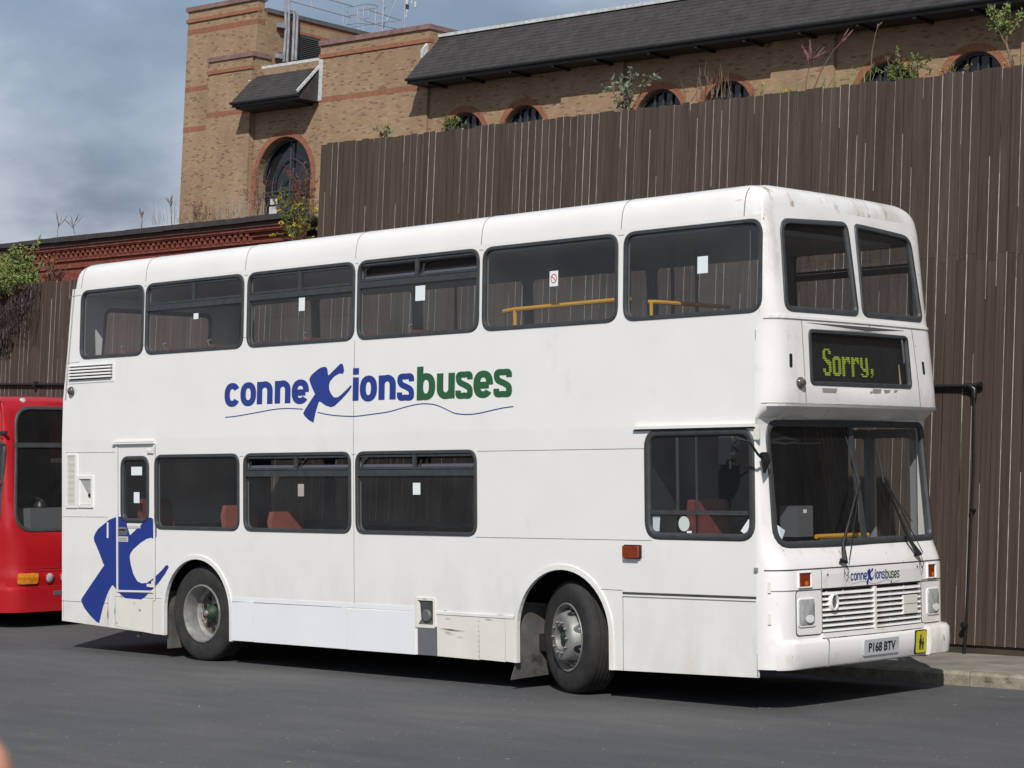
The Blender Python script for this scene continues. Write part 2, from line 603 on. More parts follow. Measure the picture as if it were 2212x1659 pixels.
def asphalt():
    m = bpy.data.materials.new('asphalt')
    m.use_nodes = True
    t = m.node_tree
    b = t.nodes['Principled BSDF']
    b.inputs['Roughness'].default_value = 0.82
    b.inputs['Specular IOR Level'].default_value = 0.35
    co = N(t, 'ShaderNodeTexCoord')
    def noise(sc, det=5, rough=0.6, stretch=None, src='Object'):
        n = N(t, 'ShaderNodeTexNoise')
        n.inputs['Scale'].default_value = sc
        n.inputs['Detail'].default_value = det
        n.inputs['Roughness'].default_value = rough
        if stretch:
            mp_ = N(t, 'ShaderNodeMapping')
            mp_.inputs['Scale'].default_value = stretch
            mp_.inputs['Rotation'].default_value = (0, 0, 0.3)
            t.links.new(co.outputs[src], mp_.inputs['Vector'])
            t.links.new(mp_.outputs[0], n.inputs['Vector'])
        else:
            t.links.new(co.outputs[src], n.inputs['Vector'])
        return n
    fine, big, streak, speck = noise(55, 4, 0.75), noise(0.35, 5, 0.55), noise(1.0, 5, 0.6, (0.9, 3.2, 1)), noise(16, 2, 0.5)
    def rampn(src, lo, hi, c0, c1):
        r = N(t, 'ShaderNodeValToRGB')
        r.color_ramp.elements[0].position, r.color_ramp.elements[1].position = lo, hi
        r.color_ramp.elements[0].color, r.color_ramp.elements[1].color = (*c0, 1), (*c1, 1)
        t.links.new(src.outputs['Fac'], r.inputs['Fac'])
        return r
    a = rampn(fine, 0.25, 0.75, (0.060, 0.062, 0.066), (0.121, 0.122, 0.124))
    g = rampn(big, 0.3, 0.7, (0.80, 0.83, 0.87), (1.20, 1.17, 1.13))
    s = rampn(streak, 0.35, 0.7, (0.90, 0.90, 0.91), (1.12, 1.12, 1.11))
    def mul(x, y):
        q = N(t, 'ShaderNodeMix', data_type='RGBA', blend_type='MULTIPLY')
        q.inputs[0].default_value = 1
        t.links.new(x, q.inputs[6]); t.links.new(y, q.inputs[7])
        return q.outputs[2]
    c = mul(mul(a.outputs[0], g.outputs[0]), s.outputs[0])
    k = rampn(speck, 0.735, 0.76, (0, 0, 0), (1, 1, 1))
    q = N(t, 'ShaderNodeMix', data_type='RGBA')
    t.links.new(k.outputs[0], q.inputs[0])
    t.links.new(c, q.inputs[6])
    q.inputs[7].default_value = (0.30, 0.29, 0.27, 1)
    t.links.new(q.outputs[2], b.inputs['Base Color'])
    bp = N(t, 'ShaderNodeBump')
    bp.inputs['Strength'].default_value = 0.55
    bp.inputs['Distance'].default_value = 0.008
    t.links.new(fine.outputs['Fac'], bp.inputs['Height'])
    t.links.new(bp.outputs['Normal'], b.inputs['Normal'])
    return m
ASPH = asphalt()

# ---------------------------------------------------------------- ground, kerb, pavement, bank
GX, GY = 0.03373, 0.03398
def gz(x, y):
    x = min(40, max(-40, x)); y = min(40, max(-40, y))
    return GX * x + GY * y
xs = [-900, -300, -100, -40, -30, -20, -12, -6, 0, 5, 10, 15, 20, 30, 40, 100, 300, 900]
ys = [-900, -300, -100, -40, -30, -20, -14, -10, -6, -3, 0, 3, 6, 20, 40, 100, 300, 900]
gb = MB()
gb.add([(x, y, gz(x, y)) for y in ys for x in xs], [(j * len(xs) + i, j * len(xs) + i + 1, (j + 1) * len(xs) + i + 1, (j + 1) * len(xs) + i)
                                                   for j in range(len(ys) - 1) for i in range(len(xs) - 1)])
tag(gb.build('ground', ASPH), kind='structure')

gr = MB()                                     # loose grit on the tarmac
for _ in range(900):
    a_, b_ = random.uniform(2, 17), random.uniform(-11, 1.2)
    s_ = random.uniform(0.003, 0.008)
    z_ = gz(a_, b_)
    p_ = [(a_ + random.uniform(-s_, s_), b_ + random.uniform(-s_, s_), z_ - 0.001) for _k in range(3)]
    gr.add(p_ + [(a_, b_, z_ + s_)], [(0, 1, 3), (1, 2, 3), (2, 0, 3)])
tag(gr.build('loose_grit', mat('pale_grit', (0.30, 0.29, 0.27), 0.9, var=0.5, scale=3)), kind='stuff')

KX0, KX1, KY = 3.4, 16.5, 2.70
pv = bpy.data.objects.new('pavement', None); COL.objects.link(pv); tag(pv, kind='structure')
kb = bpy.data.objects.new('kerb', None); COL.objects.link(kb); tag(kb, kind='structure')
def gbox(mb, x0, x1, y0, y1, h0, h1):
    q = [(x0, y0), (x1, y0), (x1, y1), (x0, y1)]
    vs = [(x, y, gz(x, y) + h0) for x, y in q] + [(x, y, gz(x, y) + h1) for x, y in q]
    return mb.add(vs, [(0, 3, 2, 1), (4, 5, 6, 7), (0, 1, 5, 4), (1, 2, 6, 5), (2, 3, 7, 6), (3, 0, 4, 7)])
x = KX0
i = 0
while x < KX1:
    L = 0.915
    mb = MB()
    y0, y1 = KY + random.uniform(-0.006, 0.006) - 0.012 * (x - 9), KY + 0.15 - 0.012 * (x - 9)
    x0, x1, hh = x + 0.005, x + L - 0.005, 0.125 + random.uniform(-0.004, 0.004)
    q = [(y0, -0.1), (y0, hh - 0.03), (y0 + 0.02, hh - 0.006), (y0 + 0.05, hh), (y1, hh), (y1, -0.1)]
    mb.loft([[(xx, yy, gz(xx, yy) + zz) for yy, zz in q] for xx in (x0, x1)])
    mb.build('kerbstone', KERBM, kb, loc=(x0, y0, gz(x0, y0)))
    x += L
x = KX0
while x < KX1:
    for (ya, yb) in ((0.155, 0.90), (0.905, 1.75)):
        yo = KY - 0.012 * (x - 9)
        mb = MB()
        gbox(mb, x + 0.004, x + 0.896, yo + ya, min(yo + yb, 4.45), -0.1, 0.118 + random.uniform(-0.004, 0.004))
        mb.build('paving_slab', PAVEM, pv, loc=(x, yo + ya, gz(x, yo)))
    x += 0.9

bk = MB()
prof = [(4.62, 0.0), (4.64, 1.0), (4.75, 1.0), (36.2, 1.0)]
bx_ = [-70, -30, -12, -1.25, -0.95, 12, 45]
for (xa, xb, h) in ((-70, -1.1, 4.45), (-1.1, 45, 6.28)):
    bk.box(xa, xb, 4.66, 35.9, -4, h)
tag(bk.build('embankment', EARTH), kind='structure')

# ---------------------------------------------------------------- the board fence
FD = 4.40
def board_mesh():
    mb = MB()
    w, t_ = 0.05, 0.022
    q = [(-w, 0), (-w + 0.001, -t_), (w - 0.001, -t_), (w, 0)]
    mb.loft([[(a, b, z) for a, b in q] for z in (0, 1)])
    me = bpy.data.meshes.new('board')
    me.from_pydata(mb.v, [], mb.f)
    me.materials.append(WOOD)
    return me
BME = board_mesh()
def add_board(parent, x, w, z0, z1, dy=0.0, tilt=0.0):
    o = bpy.data.objects.new('board', BME)
    o.parent = parent
    o.location = (x - parent.location.x, FD + dy - parent.location.y, z0 - parent.location.z)
    o.scale = (w / 0.1, 1, z1 - z0)
    o.rotation_euler = (0, tilt, 0)
    COL.objects.link(o)

def fence(name, label, x0, x1, ztop, zsplit=None):
    root = thing(name, label, 'fence', ((x0 + x1) / 2, FD, gz((x0 + x1) / 2, FD) + (0.1 if x0 > -2 else 0.0)))
    tg = MB()
    x = x0
    while x < x1:
        p = random.uniform(0.106, 0.116)
        gap = random.choice([0.003, 0.004, 0.005, 0.006, 0.006, 0.007, 0.007, 0.008])
        zb = 0.64 + 0.034 * (x - 8.5) if x0 > -2 else gz(x, FD) + 0.03
        zt = ztop + random.uniform(-0.012, 0.012)
        tilt = random.uniform(-0.0008, 0.0008)
        w = p - gap
        if zsplit:
            zs = zsplit + random.choice([-0.02, 0.0, 0.03, 0.06]) + random.uniform(-0.01, 0.01)
            add_board(root, x + p / 2, w, zb, zs - 0.001, random.uniform(-0.0012, 0.0008), tilt)
            add_board(root, x + p / 2 + random.uniform(-0.001, 0.001), w, zs + 0.001, zt, random.uniform(-0.0012, 0.0008), tilt)
        else:
            add_board(root, x + p / 2, w, zb, zt, random.uniform(-0.0012, 0.0008), tilt)
        # bare edge of the neighbouring board showing in the joint
        if gap > 0.0022:
            for _ in range(random.choice([1, 2, 2])):
                za = random.choice([zb, random.uniform(zb, zt - 1)])
                zc = random.choice([zt, random.uniform(za + 0.5, zt)])
                g2 = gap * 0.5 + 0.001
                xx = x + p
                hw0, hw1 = g2 * random.uniform(0.6, 1.3), g2 * random.uniform(0.5, 1.3)
                tg.loft([[(xx - hw, FD - 0.0215, z), (xx + hw, FD - 0.0215, z), (xx + hw, FD - 0.004, z), (xx - hw, FD - 0.004, z)]
                         for z, hw in ((za, hw0 * 0.5), (za * 0.6 + zc * 0.4, hw1), (zc, hw0 * 0.6))])
        x += p
    tg.build('bare_board_edge', PALEWOOD, root, world=True)
    bkb = MB()
    bkb.box(x0, x1, FD + 0.006, FD + 0.012, gz(x0, FD) + 0.02, ztop - 0.05)
    bkb.build('backing_sheet', RAILW, root, world=True)
    for z in ([1.1, 2.4, 3.7, 5.0, 5.9] if zsplit else [0.6, 1.8, 3.0, 4.2]):
        MB().box(x0, x1, FD + 0.014, FD + 0.07, z, z + 0.1).build('rail', RAILW, root, world=True)
    x = x0 + 0.06
    while x < x1:
        MB().box(x - 0.05, x + 0.05, FD + 0.072, FD + 0.17, gz(x, FD) - 0.2, ztop - 0.08).build('post', RAILW, root, world=True)
        x += 2.4
    return root
fence('tall_board_fence', 'tall dark brown vertical board fence behind the white double decker bus', -1.02, 15.0, 6.30, 4.42)
fence('low_board_fence', 'lower dark brown board fence under the red brick parapet behind the red bus', -22.0, -1.03, 4.70)

pr = thing('black_pipe', 'black iron pipe running along the board fence and down to the pavement', 'pipe', (8.77, 4.33, 0.57))
mb = MB()
mb.tube([(-21.5, 4.335, 3.17), (8.70, 4.335, 3.17)], 0.020, 10)
mb.build('horizontal_pipe', PIPEM, pr, world=True, sm=True)
mb = MB()
mb.tube([(8.78, 4.335, 3.12), (8.80, 4.335, 2.4), (8.77, 4.335, 0.8)], 0.0125, 10)
mb.build('down_pipe', PIPEM, pr, world=True, sm=True)
mb = MB()
mb.tube([(8.66, 4.335, 3.17), (8.74, 4.335, 3.17), (8.78, 4.335, 3.14), (8.78, 4.335, 3.05)], [0.028, 0.034, 0.034, 0.026], 10)
mb.tube([(8.78, 4.335, 3.17), (8.86, 4.335, 3.19)], 0.028, 10)
mb.build('elbow', PIPEM, pr, world=True, sm=True)
mb = MB()
mb.lathe([(0.0, -0.04), (0.026, -0.035), (0.033, -0.02), (0.033, 0.02), (0.026, 0.03), (0, 0.03)], (8.765, 4.31, 0.84), 14)
mb.tube([(8.77, 4.335, 0.80), (8.76, 4.335, 0.56)], 0.017, 8)
mb.build('valve', PIPEM, pr, world=True, sm=True)
for x_ in (-9, -7.1, -4, 8.05):
    MB().box(x_ - 0.02, x_ + 0.02, 4.30, 4.378, 3.13, 3.21).build('clip', PIPEM, pr, world=True)
MB().box(8.775, 8.815, 4.318, 4.378, 1.95, 1.975).build('clip', PIPEM, pr, world=True)

# ---------------------------------------------------------------- brick building on the rise behind the fence
BLD = thing('brick_building', 'buff brick building with red bands, slate roofs and arched windows above the fence', 'building', (-35.6, 42, 6.0))
def bb(name, m, *boxes):
    mb = MB()
    for b in boxes:
        mb.box(*b)
    return mb.build(name, m, BLD, world=True)
def wallmap(D):
    return lambda a, b, d: (a, D - d, b)
def arch_loop(cx, r, zs, zb, n=22, sx=1.0):
    return [(cx - r * sx, zb), (cx + r * sx, zb)] + [(cx + r * sx * math.cos(math.pi * k / n), zs + r * math.sin(math.pi * k / n)) for k in range(n + 1)]

# tower block
bb('tower', BUFF, (-49.8, -45.4, 40.0, 56.0, 6, 20.0), (-49.8, -45.4, 40.0, 40.35, 20.0, 20.42))
for k in range(5):
    x0 = -49.87 + k * 0.905
    bb('coping_stone', COPE, (x0 + 0.004, x0 + 0.901, 39.92, 40.45, 20.42, 20.60))
bb('string_course', ARCHB, (-49.86, -45.38, 39.94, 40.2, 19.96, 20.10))
bb('roof_edge', ROOFGREY, (-49.9, -45.33, 40.45, 56.1, 20.0, 20.17))
bb('brick_band', REDB, (-49.803, -45.397, 39.996, 40.4, 19.46, 19.68))
bb('brick_band', REDB, (-49.803, -48.2, 39.996, 40.4, 17.12, 17.31))
bb('brick_band', REDB, (-49.803, -48.2, 39.996, 40.4, 15.46, 15.66))
bb('brick_band', REDB, (-45.7, -45.396, 40.45, 56.0, 19.84, 20.0))
bb('brick_band', REDB, (-45.7, -45.396, 41.0, 56.0, 19.31, 19.53))
# pier in front of the tower
bb('pier', BUFF, (-48.15, -45.45, 39.86, 40.0, 6, 18.15))
for k in range(3):
    x0 = -48.21 + k * 0.93
    bb('coping_stone', COPE, (x0 + 0.004, x0 + 0.926, 39.80, 40.001, 18.15, 18.33))
bb('coping_stone', COPE, (-45.396, -45.33, 39.80, 40.75, 18.15, 18.33))
bb('string_course', ARCHB, (-48.2, -45.42, 39.81, 39.98, 17.65, 17.79))
bb('brick_band', REDB, (-48.153, -45.447, 39.856, 39.97, 15.90, 16.09))
# louvre on the return wall
lv = bb('louvre', DARKTRIM, (-45.42, -45.37, 42.22, 43.32, 18.40, 19.42))
for k in range(12):
    z = 18.44 + k * 0.079
    mb = MB()
    mb.add([(-45.37, 42.25, z + 0.05), (-45.37, 43.29, z + 0.05), (-45.32, 43.29, z), (-45.32, 42.25, z), (-45.37, 42.25, z + 0.038), (-45.37, 43.29, z + 0.038), (-45.32, 43.29, z - 0.012), (-45.32, 42.25, z - 0.012)],
           [(0, 1, 2, 3), (4, 7, 6, 5), (3, 2, 6, 7), (0, 4, 5, 1), (0, 3, 7, 4), (1, 5, 6, 2)])
    o = mb.build('slat', FRAMEM, BLD, world=True)
    o.parent = lv
# window bay
bay = MB()
WL = arch_loop(-43.53, 1.62, 13.2, 11.2)
slab(bay, [(-45.46, 6), (-41.54, 6), (-41.54, 17.62), (-45.46, 17.62)], [WL], wallmap(40.1), -0.5, 0.0)
bay.build('window_bay_wall', BUFF, BLD, world=True)
def voussoirs(cx, r, zs, y0, y1, thick, n, below=0):
    mb = MB()
    for k in range(n):
        a0, a1 = math.pi * (k + 0.06) / n, math.pi * (k + 0.94) / n
        jit = random.uniform(-0.004, 0.004)
        q = [(cx + rr * math.cos(a), zs + rr * math.sin(a)) for rr, a in ((r, a0), (r + thick, a0), (r + thick, a1), (r, a1))]
        mb.loft([[(a, y0 + jit, b) for a, b in q], [(a, y1, b) for a, b in q]])
    for k in range(below):
        z1_ = zs - k * 0.075
        for sx in (-1, 1):
            a, b = sorted((cx + sx * r, cx + sx * (r + thick)))
            mb.box(a, b, y0, y1, z1_ - 0.07, z1_)
    return mb
voussoirs(-43.53, 1.63, 13.2, 40.07, 40.3, 0.235, 60, 26).build('arch_ring', ARCHB, BLD, world=True)
win = voussoirs(-43.53, 1.5, 13.2, 40.42, 40.5, 0.11, 24).build('arched_window', FRAMEM, BLD, world=True)
def part_of(o, parent):
    o.parent = parent
    return o
mb = MB(); slab(mb, arch_loop(-43.53, 1.6, 13.2, 11.2), [], wallmap(40.56), -0.02, 0.0)
part_of(mb.build('pane', DARKGLASS, BLD, world=True), win)
mb = MB()
for rr, cz in ((1.05, 12.95), (0.52, 12.75)):
    pts = [(-43.53 + rr * math.cos(2 * math.pi * k / 36), 40.46, cz + rr * math.sin(2 * math.pi * k / 36)) for k in range(37)]
    mb.tube(pts, 0.03, 6, cap=False)
for p, q in (((-43.53, 14.75), (-43.53, 11.2)), ((-45.1, 12.75), (-41.95, 12.75)), ((-45.1, 12.6), (-41.95, 12.6))):
    mb.tube([(p[0], 40.45, p[1]), (q[0], 40.45, q[1])], 0.035, 6)
part_of(mb.build('tracery', FRAMEM, BLD, world=True), win)
mb = MB()
for (a0, a1, b0, b1) in ((-44.72, -44.32, 12.28, 12.55), (-44.76, -44.32, 11.72, 12.2)):
    mb.box(a0, a1, 40.50, 40.53, b0, b1)
part_of(mb.build('broken_panel', mat('white_board', (0.55, 0.55, 0.55), 0.7), BLD, world=True), win)
bb('sill', DARKTRIM, (-45.1, -41.9, 40.2, 40.56, 11.55, 11.66))

# right hand block
bb('right_block', BUFF, (-41.54, -35.62, 40.0, 46.0, 6, 18.14))
for k in range(7):
    x0 = -41.62 + k * 0.866
    bb('coping_stone', COPE, (x0 + 0.006, x0 + 0.86, 39.92, 40.42, 18.14, 18.33 - 0.002 * k))
bb('coping_stone', COPE, (-35.92, -35.55, 40.42, 46, 18.14, 18.32))
bb('string_course', ARCHB, (-41.59, -35.6, 39.95, 40.2, 17.66, 17.80))
bb('brick_band', REDB, (-41.543, -35.617, 39.996, 40.3, 15.95, 16.15))

# slate roofs (prisms with courses of separate slates)
def slate_roof(name, x0, x1, ye, ze, yr, zr, zs, slab_h=0.14):
    r = MB()
    tri = [(ye, ze), (yr, zr), (yr, zs), (ye + 0.05, zs)]
    r.loft([[(x, y, z) for y, z in tri] for x in (x0, x1)])
    roof = r.build(name, DARKTRIM, BLD, world=True)
    L = math.hypot(yr - ye, zr - ze)
    uy, uz = (yr - ye) / L, (zr - ze) / L
    ny, nz = -uz, uy
    sl = MB()
    rows = int(L / 0.19)
    for j in range(rows):
        off = 0.13 * (j % 2)
        x = x0 - off
        while x < x1:
            a, b = max(x + 0.003, x0 - 0.02), min(x + 0.257, x1 + 0.02)
            if b - a > 0.02:
                s0, s1 = j * L / rows - 0.035, (j + 1) * L / rows + 0.02
                h0, h1 = 0.017 + random.uniform(-0.002, 0.004), 0.008
                dz = random.uniform(-0.004, 0.004)
                q = []
                for (s, h) in ((s0 + dz, h0), (s1, h1)):
                    for xx in (a, b):
                        q.append((xx, ye + uy * s + ny * h, ze + uz * s + nz * h))
                q2 = [(p[0], p[1] - ny * 0.012, p[2] - nz * 0.012) for p in q]
                sl.add(q + q2, [(0, 1, 3, 2), (4, 6, 7, 5), (0, 4, 5, 1), (0, 2, 6, 4), (1, 5, 7, 3)])
            x += 0.26
    part_of(tag(sl.build('slates', SLATE, BLD, world=True), kind='stuff'), roof)
    # ridge flashing, fascia, gutter
    part_of(MB().box(x0 - 0.02, x1 + 0.02, yr - 0.12, yr + 0.05, zr - 0.02, zr + 0.09).build('ridge_flashing', LEAD, BLD, world=True), roof)
    part_of(MB().tube([(x0 - 0.02, ye - 0.03, ze - 0.05), (x1 + 0.03, ye - 0.03, ze - 0.05)], 0.065, 8).build('gutter', DARKTRIM, BLD, world=True, sm=True), roof)
    part_of(MB().box(x0, x1, ye + 0.03, ye + 0.06, zs - 0.02, ze + 0.0).build('fascia', DARKTRIM, BLD, world=True), roof)
    return roof
sr = slate_roof('small_roof', -45.52, -41.62, 38.98, 16.17, 40.45, 17.72, 15.98)
# lead flashing and slate hung cheek at the right end of the small roof
mb = MB(); mb.loft([[(x, y, z) for y, z in ((38.95, 16.20), (40.1, 17.42), (40.1, 17.55), (38.90, 16.28))] for x in (-41.63, -41.55)])
part_of(mb.build('verge_flashing', LEAD, BLD, world=True), sr)
part_of(MB().box(-41.60, -41.38, 39.975, 39.995, 16.03, 17.62).build('wall_flashing', LEAD, BLD, world=True), sr)
mb = MB(); mb.loft([[(x, y, z) for y, z in ((39.05, 16.0), (40.1, 16.0), (40.1, 17.35))] for x in (-41.60, -41.57)])
part_of(mb.build('cheek', SLATE, BLD, world=True), sr)
mb = MB(); mb.loft([[(x, y, z) for y, z in ((39.85, 17.15), (40.15, 17.55), (40.15, 17.95), (39.98, 17.85))] for x in (-45.62, -45.5)])
part_of(mb.build('verge_flashing', LEAD, BLD, world=True), sr)
lr = slate_roof('long_roof', -35.72, -3.0, 39.03, 16.17, 40.55, 17.93, 15.98)
mb = MB(); mb.loft([[(x, y, z) for y, z in ((39.75, 17.05), (40.45, 17.75), (40.45, 18.12), (40.05, 17.7), (39.75, 17.35))] for x in (-35.80, -35.70)])
part_of(mb.build('verge_flashing', LEAD, BLD, world=True), lr)
for k in range(14):
    xx = -34.9 + k * 2.05 + random.uniform(-0.2, 0.2)
    part_of(MB().box(xx - 0.05, xx + 0.05, 39.1, 40.1, 15.89, 15.975).build('bracket', DARKTRIM, BLD, world=True), lr)
part_of(MB().box(-45.4, -42.0, 39.1, 40.1, 15.90, 15.975).build('bracket', DARKTRIM, BLD, world=True), sr)

# long wall with arched openings
D1 = 40.12
def sx_(x): return 19.78 + (x - 19.78) * (D1 + 14.016) / 54.016
arches = [sx_(c) for c in (-33.68, -30.80, -24.73, -21.93, -15.95, -12.94, -7.0)]
lw = MB()
slab(lw, [(-35.62, 6), (-3, 6), (-3, 17.2), (-35.62, 17.2)], [arch_loop(c, 1.02, 13.93, 11.5) for c in arches], wallmap(D1), -0.4, 0.0)
lw.build('long_wall', BUFF, BLD, world=True)
for c in arches:
    voussoirs(c, 1.03, 13.93, D1 - 0.02, D1 + 0.2, 0.22, 42).build('arch_ring', ARCHB, BLD, world=True)
    w_ = voussoirs(c, 0.94, 13.93, D1 + 0.2, D1 + 0.27, 0.07, 16).build('arched_window', FRAMEM, BLD, world=True)
    mb = MB(); slab(mb, arch_loop(c, 1.0, 13.93, 11.6, 14), [], wallmap(D1 + 0.3), -0.02, 0.0)
    part_of(mb.build('pane', DARKGLASS, BLD, world=True), w_)
    mb = MB()
    for dx in (-0.35, 0.0, 0.35):
        mb.box(c + dx - 0.025, c + dx + 0.025, D1 + 0.22, D1 + 0.28, 11.6, 13.93 + math.sqrt(max(0, 0.95 ** 2 - dx * dx)))
    part_of(mb.build('glazing_bar', FRAMEM, BLD, world=True), w_)
for (a, b) in ((-29.05, -26.3), (-20.22, -17.85), (-11.4, -9.0)):
    bb('pier', BUFF, (a, b, D1 - 0.14, D1 - 0.001, 6, 17.0))

# ducts on the return wall of the tower and things on its roof
K = 432 / 2212 * 2212 / 2592
def z2(x, y, X=-45.2):                       # enlarged view of the roof corner -> point in the plane x = X
    return at_x(700 * 2212 / 2592 + x * K, y * K, X)
mb = MB()
for off, top in ((0, -60), (50, -60)):
    mb.tube([z2(90 + off * 0.9, 800), z2(120 + off * 0.7, 400), z2(112 + off, top)], 0.055, 8)
mb.build('steel_duct', GALV, BLD, world=True, sm=True)
mb = MB()
for off in (0, 40):
    mb.tube([z2(205 + off, 780), z2(228 + off, 250), z2(228 + off, 185), z2(205 + off, 145), z2(160 + off, 135, -45.6)], 0.055, 8)
mb.build('steel_duct', GALV, BLD, world=True, sm=True)
for (x_, y_) in ((70, 330), (45, 730)):
    p = z2(x_, y_)
    bb('duct_clamp', GALV, (p.x - 0.12, p.x + 0.05, p.y - 0.2, p.y + 0.22, p.z - 0.09, p.z + 0.09))
rails = MB()
for ln in ([(165, 10), (960, 225)], [(560, -40), (990, 80)], [(460, -40), (460, 175)], [(870, 60), (860, 330)]):
    rails.tube([z2(*p, -46.0) for p in ln], 0.022, 6)
rails.build('roof_guardrail', GALV, BLD, world=True, sm=True)
hp = MB()
for ln in ([(915, 95), (912, 325)], [(1055, 75), (1045, 330)], [(1075, 145), (1065, 440)], [(1130, 65), (1120, 430)], [(1290, 100), (1272, 410)], [(1195, 130), (1190, 290)],
           [(915, 95), (1055, 72), (1150, 50), (1250, 58), (1315, 80), (1305, 102), (1075, 132)], [(915, 208), (1040, 188)], [(912, 325), (1045, 300), (1310, 320), (1600, 385)],
           [(1070, 250), (1200, 232)], [(1195, 130), (1610, 262)], [(1610, 262), (1300, 305), (970, 350)], [(1130, 262), (1310, 320), (1560, 370)], [(1470, 280), (1465, 330)],
           [(1440, 240), (1560, -20)], [(1400, 110), (1530, -10)], [(1430, 260), (1440, 230)], [(1400, 290), (1380, 370)], [(1300, 240), (1400, 130)]):
    hp.tube([z2(*p, -46.2) for p in ln], 0.02, 6)
hp.build('ladder_cage', GALV, BLD, world=True, sm=True)
pb = MB(); pb.tube([z2(1370, 420, -46.0), z2(1392, -60, -46.0)], 0.03, 6)
pb.build('aerial_pole', GALV, BLD, world=True, sm=True)
mst = MB(); mst.tube([z2(1655, 380, -46.4), z2(1668, -60, -46.4)], 0.03, 6); mst.tube([z2(1680, 350, -46.4), z2(1690, -30, -46.4)], 0.015, 6)
m1 = mst.build('aerial_mast', GALV, BLD, world=True, sm=True)
for (xa, ya, s) in ((1695, 75, 0.10), (1800, 60, 0.09), (1690, 10, 0.12), (1750, 30, 0.05), (1688, 150, 0.06), (1680, 210, 0.05)):
    p = z2(xa, ya, -46.4)
    part_of(MB().lathe([(0, -s * 1.4), (s * 0.7, -s * 1.4), (s * 0.7, s * 1.4), (0, s * 1.6)], p, 10, 'z').build('antenna', LEAD if xa != 1695 else DARKTRIM, BLD, world=True, sm=True), m1)
wr = MB()
for ln in ([(460, -30), (455, -80)], [(1235, 60), (1260, -10)]):
    pass
for (xa, ya, xb, yb) in ((-110, 75, -95, 0), (-240, 20, -242, -30)):
    wr.tube([z2(xa, ya, -46.5), z2(xb, yb, -46.5)], 0.012, 5)
wr.build('roof_rod', GALV, BLD, world=True)

# ---------------------------------------------------------------- red brick parapet in front of the building
PA = thing('brick_parapet', 'old red brick parapet wall with dentil cornice and dark coping', 'wall', (-51, 36.2, 4.0))
def pz(x): return 0.018 * (x + 56.5)
def pbox(mb, x0, x1, y0, y1, z0, z1):
    q = [(x0, y0), (x1, y0), (x1, y1), (x0, y1)]
    vs = [(x, y, z0 + pz(x)) for x, y in q] + [(x, y, z1 + pz(x)) for x, y in q]
    return mb.add(vs, [(0, 3, 2, 1), (4, 5, 6, 7), (0, 1, 5, 4), (1, 2, 6, 5), (2, 3, 7, 6), (3, 0, 4, 7)])
pbox(MB(), -68, -38, 36.15, 36.6, -4, 10.5).build('parapet_wall', OLDRED, PA, world=True)
x = -68
while x < -38:
    mb = MB(); pbox(mb, x + 0.006, x + 1.19, 35.72, 39.9, 10.54 + random.uniform(-0.015, 0.01), 10.73 + random.uniform(-0.01, 0.012))
    mb.build('coping_slab', SLATE, PA, world=True)
    x += 1.2
pbox(MB(), -68, -38, 35.86, 36.2, 10.36, 10.53).build('moulding', mat('shaded_brick_moulding', (0.075, 0.035, 0.03), 0.9, var=0.3), PA, world=True)  # brick darkened in colour for the shadow under the coping
pbox(MB(), -68, -38, 35.92, 36.2, 10.25, 10.358).build('string_course', OLDRED, PA, world=True)
pbox(MB(), -68, -38, 35.96, 36.2, 10.20, 10.248).build('string_course', OLDRED, PA, world=True)
DN = MB(); pbox(DN, 0, 0.17, 0, 0.16, 0, 0.13)
x = -62.5
while x < -40.5:
    for (z0, dx, y0) in ((10.07, 0.0, 36.0), (9.90, 0.16, 36.03)):
        xa = x + dx
        mb = MB(); pbox(mb, xa, xa + 0.17, y0, 36.149, z0, z0 + 0.125)
        mb.build('brick', OLDRED, PA, world=True)
    x += 0.325
pbox(MB(), -68, -38, 36.04, 36.149, 10.03, 10.068).build('string_course', OLDRED, PA, world=True)
pbox(MB(), -68, -38, 36.06, 36.149, 9.80, 9.895).build('string_course', OLDRED, PA, world=True)
pbox(MB(), -68, -38, 36.08, 36.149, 9.50, 9.57).build('string_course', OLDRED, PA, world=True)

# ---------------------------------------------------------------- plants growing out of walls and behind the fence
def leafm(name, c, var=0.35):
    m = mat(name, c, 0.6, var=var, scale=9, spec=0.3)
    return m
LEAF_G = leafm('green_leaf', (0.115, 0.16, 0.048))
LEAF_L = leafm('fresh_leaf', (0.19, 0.25, 0.075))
LEAF_S = leafm('silvery_leaf', (0.16, 0.20, 0.13))
LEAF_Y = leafm('yellow_flower', (0.50, 0.38, 0.02))
LEAF_P = leafm('purple_flower', (0.15, 0.06, 0.085))
LEAF_R = leafm('reddish_leaf', (0.16, 0.06, 0.045))
STEM = leafm('dry_stem', (0.17, 0.115, 0.075))
STEM_R = leafm('reddish_stem', (0.20, 0.105, 0.09))
DEAD = leafm('dead_ivy', (0.030, 0.024, 0.02))

def leaf(mb, p, d, L, W):
    d = Vector(d).normalized()
    a = d.cross(Vector((random.uniform(-1, 1), random.uniform(-1, 1), random.uniform(-1, 1))))
    if a.length < 1e-4:
        a = Vector((1, 0, 0))
    a.normalize()
    n = d.cross(a) * (L * 0.12)
    p = Vector(p)
    m = p + d * L * 0.5
    mb.add([p, m + a * W * 0.5 + n, p + d * L, m - a * W * 0.5 + n, m - n * 0.4], [(0, 1, 4), (1, 2, 4), (2, 3, 4), (3, 0, 4)])

def rdir(up=0.3, s=1.0):
    return Vector((random.gauss(0, s), random.gauss(0, s), random.gauss(up, s))).normalized()

